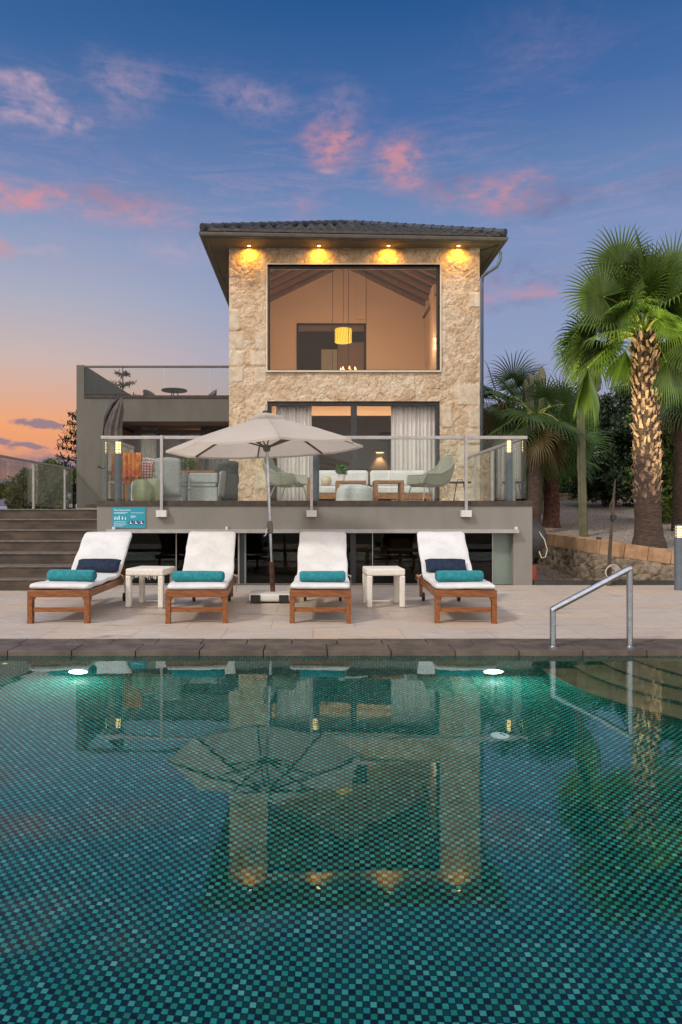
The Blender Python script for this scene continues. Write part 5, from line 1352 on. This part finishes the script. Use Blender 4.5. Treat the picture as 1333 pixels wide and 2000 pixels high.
gpz = thing('garden_post', 'weathered post with black box and coiled hose in front of the garden wall', 'post', (X(1190, 11.45), 11.47, 0))
D_ = 11.4
pp_ = [Vector((X(a, D_), D_, Z(b_, D_))) for a, b_ in ((1190, 1120), (1191, 1085), (1194, 1040), (1197, 1003), (1199, 970), (1202, 936))]
pp_ = [p - gpz.location for p in pp_]; pp_[0].z = .0
MB().tube(pp_, [.045, .032, .026, .024, .022, .008], 8).build('post', M['twig'], gpz)
MB().tube([pp_[4], pp_[4] + Vector((-.05, 0, -.12)), pp_[3] + Vector((-.06, 0, .02))], .012, 6).build('side_branch', M['twig'], gpz)
MB().cb(Vector((X(1197, D_), D_ - .03, Z(1011, D_))) - gpz.location, (.085, .06, .095)).build('black_box', M['black'], gpz, bevel=.006)
hs = MB(); c0 = Vector((X(1190, D_), D_ - .05, Z(1117, D_))) - gpz.location
for k in range(4):
    r = .085 + .012 * k; hs.tube([c0 + Vector((r * cos(a * pi / 12) + .01 * k, -.012 * k, r * 1.05 * sin(a * pi / 12))) for a in range(25)], .008, 6)
hs.build('coiled_hose', M['cable'], gpz, smooth=True)

# ---- fan palms
def frond(bld, pet, base, d, Lp, R, droop, rnd, nb=38, spread=2.3, roll=0.0, wblade=.034):
    """petiole from base along d, then a fan of folded blades"""
    p = Vector(base); d = Vector(d).normalized(); pts = [p.copy()]; dd = d.copy(); ns = 7
    for i in range(ns):
        dd = (dd + Vector((0, 0, -1)) * droop * .10 * (1 - .3 * d.z)).normalized(); p = p + dd * Lp / ns; pts.append(p.copy())
    pet.tube(pts, [.022 - .012 * i / ns for i in range(ns + 1)], 5, cap=False)
    hub = p; t = dd
    side = t.cross(Vector((0, 0, 1)))
    if side.length < .1: side = t.cross(Vector((0, 1, 0)))
    side.normalize(); nrm = side.cross(t).normalized()
    if roll: q = Quaternion(t, roll); side = q @ side; nrm = q @ nrm
    for i in range(nb):
        f = i / (nb - 1) * 2 - 1; a = f * spread
        dirv = t * cos(a) + side * sin(a)
        L = R * (1 - .22 * abs(f) ** 2) * rnd.uniform(.9, 1.05); w = wblade * rnd.uniform(.85, 1.1)
        q = hub.copy(); v = (dirv + nrm * .22 * (1 - abs(f))).normalized(); prevc = None
        steps = 7; lat = v.cross(nrm).normalized()
        for s in range(steps + 1):
            u = s / steps
            ww = w * (.25 + 1.0 * min(1, u / .35)) if u < .35 else w * 1.25 * (1 - (u - .35) / .65) ** .75
            ww = max(ww, .0015)
            fold = nrm * ww * .55
            b0 = len(bld.v); bld.v += [tuple(q - lat * ww * .5 ), tuple(q + fold * .5), tuple(q + lat * ww * .5)]
            if prevc is not None:
                bld.face(prevc, prevc + 1, b0 + 1, b0); bld.face(prevc + 1, prevc + 2, b0 + 2, b0 + 1)
            prevc = b0
            g = droop * (0.02 + 1.15 * max(0, u - .42)) * rnd.uniform(.7, 1.3)
            v = (v + Vector((0, 0, -1)) * g).normalized(); q = q + v * L / steps
def palm(name, label, base, top, r0, r1, nf, R, Lp, m, bark, seed, emin=-50, emax=80, droop=1.0, extra=(), nb=34, boots=0, wblade=.034, group='fan palms in the gravel garden', dry=0, clear=False):
    rnd = random.Random(seed); base, top = Vector(base), Vector(top)
    t = thing(name, label, 'palm tree', tuple(base), group=group)
    tr = MB(); n_ = 28; pts = []; rad = []
    for i in range(n_ + 1):
        u = i / n_; p = base.lerp(top, u); p += Vector((noise.noise(Vector((seed, u * 2, 0))), noise.noise(Vector((seed, 5, u * 2))), 0)) * .05 * sin(pi * u)
        pts.append(p - base); rad.append((r0 + (r1 - r0) * u) * (1 + .05 * (i % 2)) * (1.32 - .32 * min(1, u / .10)))
    trunk = tr.tube(pts, rad, 18).build('trunk', bark, t)
    if boots:
        bt_ = MB(); H = (top - base).length; k = 0; n_b = boots
        zs = .20
        for k in range(n_b):
            u = zs + (1 - zs) * (k / n_b); a = k * 2.39996 + rnd.uniform(-.12, .12); i_ = min(n_ - 1, int(u * n_)); c0 = pts[i_].lerp(pts[i_ + 1], u * n_ - i_); rr = r0 + (r1 - r0) * u
            o = Vector((cos(a), sin(a), 0)); s_ = Vector((-sin(a), cos(a), 0)); L = rnd.uniform(.12, .22) * (1 + .3 * u); w = rnd.uniform(.035, .062)
            tw = rnd.uniform(-.6, .6); upv = (Vector((0, 0, 1)) + s_ * tw + o * rnd.uniform(.10, .42)).normalized()
            p0 = c0 + o * (rr * .80) ; p1 = p0 + upv * L * .5 + o * .012; p2 = p0 + upv * L + o * .02
            bt_.poly([p0 - s_ * w, p0 + s_ * w, p1 + s_ * w * .75 + o * .0, p1 + o * .022, p1 - s_ * w * .75]); bt_.poly([p1 - s_ * w * .75, p1 + o * .022, p1 + s_ * w * .75, p2 + s_ * w * .42, p2 + o * .02, p2 - s_ * w * .42])
            bt_.poly([p2 - s_ * w * .42, p2 + o * .02, p2 + s_ * w * .42, p2 - o * .02])
            bt_.poly([p0 - s_ * w - o * .02, p1 - s_ * w * .75, p2 - s_ * w * .42, p2 - o * .03]); bt_.poly([p0 + s_ * w - o * .02, p2 - o * .03, p2 + s_ * w * .42, p1 + s_ * w * .75])
            if rnd.random() < .6: bt_.tube([p2, p2 + Vector((rnd.uniform(-.05, .05), rnd.uniform(-.05, .05), rnd.uniform(-.06, .05)))], .004, 4)
        bt_.build('leaf_bases', M['bark'], trunk)
    bl_, pe_ = MB(), MB(); dr_ = MB(); c = top - base
    for i in range(nf):
        az_ = i * 2.39996 + rnd.uniform(-.25, .25); u = (i + .5) / nf; e = radians(emax + (emin - emax) * u + rnd.uniform(-7, 7))
        if clear and e < radians(28) and abs(cos(az_)) < .75: az_ = (radians(15) if cos(az_) > 0 else radians(165)) + rnd.uniform(-.5, .5)
        d = Vector((cos(az_) * cos(e), sin(az_) * cos(e), sin(e)))
        frond(dr_ if (dry and u > 1 - dry) else bl_, pe_, c + Vector((cos(az_), sin(az_), 0)) * r1 * .6 + Vector((0, 0, rnd.uniform(-.05, .12))), d, Lp * rnd.uniform(.85, 1.15), R * rnd.uniform(.88, 1.08), droop * (.6 + .8 * u), rnd, nb, roll=rnd.choice((-1, 1)) * rnd.uniform(0, 1.25), wblade=wblade)
    for (hub, d0, R_, dr, roll, *sp_) in extra:
        hub = Vector(hub) - base; s0 = c + (hub - c).normalized() * r1 * .5; mid = s0.lerp(hub, .5) + Vector((0, 0, .12 * (hub - s0).length)); pe_.tube([s0, s0.lerp(mid, .5) + Vector((0, 0, .04)), mid, mid.lerp(hub, .5) + Vector((0, 0, .03)), hub], [.022, .02, .017, .014, .011], 6)
        frond(bl_, pe_, hub, d0, .02, R_, dr, rnd, nb + 6 if not sp_ else 26, spread=sp_[0] if sp_ else 2.5, roll=roll, wblade=wblade)
    cr = bl_.build('crown', m, t); pe_.build('petioles', M['petiole'], cr)
    if dry: dr_.build('dry_skirt', M['frond_dry'], cr)
    return t
PDp = 12.8
def PP(x_, y_, D): return (X(x_, D), D, Z(y_, D))
ex = [(PP(1180, 580, 12.2), (-.5, -.12, .28), .80, .35, 1.45), (PP(1142, 668, 12.6), (-.9, -.12, .02), .92, 2.4, .9, 1.7), (PP(1149, 717, 12.2), (-.12, -.1, -1), 1.15, 1.0, 1.3, .5), (PP(1149, 717, 12.3), (-.3, .1, -1), 1.0, 1.0, .6, .4),
      (PP(1222, 684, 13.1), (-.35, .1, -.95), .85, 1.2, 1.3, .7), (PP(1302, 705, 12.6), (.35, -.1, -.9), .9, 1.3, 1.3, .8), (PP(1325, 665, 12.7), (.6, .1, -.6), .9, 1.3, 1.3, 1.2), (PP(1262, 530, 12.2), (-.05, -.1, .9), .80, .3, 1.5), (PP(1312, 535, 12.3), (.5, -.1, .7), .8, .4, 1.4), (PP(1215, 520, 12.5), (-.6, -.1, .7), .8, .5, 1.2), (PP(1225, 600, 12.1), (-.2, -.3, -.6), .8, .9, .9), (PP(1300, 610, 12.1), (.3, -.3, -.5), .8, .9, -.9)]
big = palm('fan_palm', 'tall fan palm at the right edge with its shaggy trunk and crown lit from below', (X(1268, PDp), PDp, .52), (X(1258, PDp), PDp, Z(655, PDp)), .235, .19, 42, .86, .78, M['frond'], M['bark_dark'], 21, 2, 84, 1.15, ex, nb=42, boots=460, wblade=.040, clear=True)
palm('fan_palm', 'young fan palm with a dark red brown trunk right of the terrace', (X(1076, 17), 17, .80), (X(1078, 17), 17, Z(880, 17)), .20, .16, 26, .85, .6, M['frond_mid'], M['bark_red'], 5, -25, 80, .7, nb=36, wblade=.034)
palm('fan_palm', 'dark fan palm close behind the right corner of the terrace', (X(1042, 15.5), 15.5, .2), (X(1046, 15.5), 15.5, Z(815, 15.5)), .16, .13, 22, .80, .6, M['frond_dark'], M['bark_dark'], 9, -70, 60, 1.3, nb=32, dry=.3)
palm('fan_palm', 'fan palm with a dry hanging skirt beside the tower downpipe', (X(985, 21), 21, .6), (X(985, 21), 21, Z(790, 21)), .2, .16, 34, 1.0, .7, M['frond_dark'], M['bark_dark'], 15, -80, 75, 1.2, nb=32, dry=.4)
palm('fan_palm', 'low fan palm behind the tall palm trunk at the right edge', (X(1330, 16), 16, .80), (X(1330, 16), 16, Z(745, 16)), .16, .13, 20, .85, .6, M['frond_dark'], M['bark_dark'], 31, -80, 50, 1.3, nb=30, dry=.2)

# spotlight fixtures that light the tall palm
def uplight(label, loc, tgt, e, col, sz=50):
    t = thing('garden_spotlight', label, 'spotlight', loc, group='small garden spotlights aimed at the tall palm')
    MB().tube([(0, 0, 0), (0, 0, .12)], .012, 8).build('spike', M['black'], t)
    d = (Vector(tgt) - Vector(loc) - Vector((0, 0, .16))).normalized(); c = Vector((0, 0, .16)); MB().tube([c - d * .06, c + d * .05], .042, 14).build('housing', M['black'], t)
    l_ = lampobj('glow', 'SPOT', tuple(Vector(loc) + c + d * .07), e, col, .03, t, spot_size=radians(sz), spot_blend=1.0); l_.rotation_euler = d.to_track_quat('-Z', 'Y').to_euler()
uplight('small black spotlight on the gravel left of the tall palm', (5.0, 11.95, .58), (5.45, 12.22, 5.4), 1900, (1, .90, .50), 78)
uplight('small black spotlight on the gravel in front of the tall palm', (6.9, 11.95, .50), (6.6, 12.25, 5.4), 750, (1, .90, .50), 78)

# ---- columnar cacti
def cactus(label, base, arms, r=.09):
    t = thing('column_cactus', label, 'cactus', base, group='column cacti in the garden')
    for i, pts in enumerate(arms):
        P = [Vector(p) - Vector(base) for p in pts]; b = MB(); n = 30; prev = None; nn = 16
        for j in range(nn + 1):
            p = lerp_list(P, j / nn); rr = r * (1 if i == 0 else .8) * (1 - .75 * max(0, (j / nn - .93) / .07) ** 2) * (1 + .06 * sin(j * 1.9))
            for k in range(n): a = 2 * pi * k / n; q = rr * (1 + .16 * cos(6 * a)); b.v.append(tuple(p + Vector((cos(a) * q, sin(a) * q, 0))))
            if j:
                for k in range(n): k2 = (k + 1) % n; b.face((j - 1) * n + k, (j - 1) * n + k2, j * n + k2, j * n + k)
        b.face(*[nn * n + k for k in range(n)]); b.build('stem' if i == 0 else 'branch', M['cactus'], t, smooth=True)
    return t
cactus('slender pale column cactus rising in front of the gravel bed, left of the tall palm', (X(1140, 15), 15, .70), [[PP(1140, 1046, 15), PP(1136, 900, 15), PP(1135, 735, 15)], [PP(1136, 815, 15), PP(1150, 790, 15), PP(1158, 730, 15), PP(1158, 712, 15)], [PP(1136, 790, 15), PP(1167, 760, 15), PP(1168, 718, 15)]], .085)
cactus('clump of dark column cacti behind the young palm', (X(1050, 20), 20, .9), [[PP(1050, 1010, 20), PP(1052, 850, 20), PP(1058, 716, 20)], [PP(1035, 1010, 20), PP(1032, 850, 20), PP(1027, 740, 20)], [PP(1040, 850, 20), PP(1036, 780, 20), PP(1037, 730, 20)], [PP(1070, 1010, 20), PP(1072, 880, 20), PP(1073, 762, 20)]], .13)

# ---- bushes and trees
def bush(name, label, blobs, n, size, m, seed, cat='bush', group=None, stem=True):
    c = Vector(blobs[0][0]); rnd = random.Random(seed); zb = min(b_[0][2] - b_[1][2] for b_ in blobs)
    t = thing(name, label, cat, (c.x, c.y, zb), group=group)
    # many small clumps on the surface of each blob
    clumps = []
    for (bc, br) in blobs:
        bc, br = Vector(bc), Vector(br); k = max(14, int(34 * br.x * br.z))
        for i in range(k):
            d = Vector((rnd.gauss(0, 1), rnd.gauss(0, 1), rnd.gauss(0, 1))).normalized(); q = rnd.uniform(.55, 1.0); clumps.append((bc + Vector((d.x * br.x, d.y * br.y, d.z * br.z)) * q - t.location, rnd.uniform(.16, .34) * (br.x + br.z) / 2 * rnd.uniform(.7, 1.2)))
    def f(r):
        cc, rr = clumps[r.randrange(len(clumps))]; d = Vector((r.gauss(0, 1), r.gauss(0, 1), r.gauss(0, 1))).normalized(); return cc + d * rr * r.random() ** .5, (d + Vector((0, 0, .4))).normalized()
    fo_ = leafcloud(n, size, f, seed).build('crown', m, t)
    if stem:
        b = MB()
        for i in range(6):
            cc, rr = clumps[rnd.randrange(len(clumps))]; b.tube([(rnd.uniform(-.1, .1), rnd.uniform(-.1, .1), -.1), cc * .5 + Vector((0, 0, .1)), cc], [.05, .035, .012], 6)
        b.build('trunk', M['twig'], t)
    return t
G_ = 'dark bushes behind the gravel garden'
bush('evergreen_bush', 'large dark evergreen bush left of the tall palm trunk', [(PP(1195, 880, 22), (1.35, 1.2, 1.7)), (PP(1215, 820, 22.5), (1.0, 1, .9)), (PP(1170, 935, 21.5), (.9, .8, .9)), (PP(1240, 900, 22), (1, 1, 1.6))], 26000, .07, M['leaf_dark'], 41, group=G_)
bush('evergreen_bush', 'dark green bush filling the right edge behind the tall palm', [(PP(1320, 900, 18), (1.0, 1, 1.6)), (PP(1345, 840, 18), (.9, 1, 1.0)), (PP(1300, 950, 17.5), (.6, .6, .9)), (PP(1290, 830, 19), (.7, .7, .9))], 22000, .06, M['leaf_olive'], 42, group=G_)
bush('evergreen_bush', 'tall dark tree mass high behind the right edge', [(PP(1290, 770, 26), (1.6, 1, 1.2)), (PP(1230, 800, 27), (1.2, 1, 1.0)), (PP(1330, 820, 26), (1.6, 1, 1.8)), (PP(1260, 900, 27), (2.0, 1, 2.0))], 16000, .09, M['leaf_dark'], 43, group=G_)
bush('round_bush', 'rounded green bush seen between the young palm and the cactus', [(PP(1098, 925, 30), (.75, .7, .75)), (PP(1068, 940, 30), (.7, .7, .6)), (PP(1118, 950, 30), (.6, .6, .5))], 9000, .06, M['leaf_olive'], 44, group=G_)
bush('low_hedge', 'low hedge along the far garden wall', [(PP(1060 + i * 32, 955 - (i % 2) * 3, 27), (.5, .4, .42)) for i in range(9)], 14000, .06, M['leaf_dark'], 45, 'hedge', stem=False)
bush('evergreen_bush', 'dark foliage between the tower and the cactus clump', [(PP(965, 900, 25), (.9, .8, 1.6)), (PP(1000, 880, 24), (.9, .8, 1.6)), (PP(1030, 930, 24), (.7, .7, 1.1))], 14000, .07, M['leaf_dark'], 46, group=G_)
bush('garden_bush', 'broad green bush behind the left glass railing', [(PP(75, 965, 22), (.95, .8, .95)), (PP(40, 975, 22), (.7, .8, .7)), (PP(120, 960, 22.5), (.8, .8, .95)), (PP(100, 945, 23), (.8, .8, .7)), (PP(155, 965, 22), (.7, .7, .9)), (PP(70, 925, 22.5), (.35, .4, .35))], 30000, .05, M['leaf_olive'], 47)
def conifer(label, base, h, seed, m, r=1.4):
    rnd = random.Random(seed); t = thing('conifer', label, 'conifer', base, group='layered conifers behind the grey wing'); tr = MB(); tr.tube([(0, 0, 0), (0, 0, h)], [.13, .02], 8); nd = MB()
    z = h * .35
    while z < h:
        k = rnd.randint(5, 7); L0 = r * (1 - (z - h * .35) / (h * .70)) + .15
        for i in range(k):
            a = rnd.random() * 6.28; L = L0 * rnd.uniform(.7, 1.1); d = Vector((cos(a), sin(a), .12)); pts = [Vector((0, 0, z)) + d * L * u + Vector((0, 0, .12 * L * u * u)) for u in (0, .35, .7, 1)]
            tr.tube(pts, [.03, .02, .012, .005], 5)
            for j in range(int(70 * L)):
                u = rnd.uniform(.25, 1); p = lerp_list(pts, u) + Vector((rnd.gauss(0, .09), rnd.gauss(0, .09), rnd.gauss(0, .05))) * (1.2 - u * .6); q = Vector((rnd.gauss(0, 1), rnd.gauss(0, 1), rnd.gauss(0, .6))).normalized(); e = q.cross(Vector((0, 0, 1))).normalized() * .022; nd.poly([p - e, p + q * .12 - e, p + q * .16, p + q * .12 + e, p + e])
        z += h * .075
    tr.build('trunk', M['twig'], t); nd.build('crown', m, t)
conifer('layered dark conifer left of the grey wing side wall', (X(150, 24), 24.3, .6), Z(800, 24) - .6, 3, M['needles'], 1.15)
conifer('layered conifer whose top shows through the roof terrace glass', (X(228, 30), 31, .6), Z(716, 31) - .6, 8, M['needles'], 1.9)

# ---- distant hills
hl = MB()
hl.grid(lambda u, v: (-2200 + 4600 * u, 2300 + 500 * v, -5 + (150 + 30 * noise.noise(Vector((u * 5, 2, 0))) + 14 * noise.noise(Vector((u * 22, 2, 0))) + (30 if u > .5 else -15) ) * (1 - (1 - v) ** 2) * (1 if v < .99 else 1)), 160, 8)
tag(hl.build('hills', M['hill'], smooth=True), kind='structure')
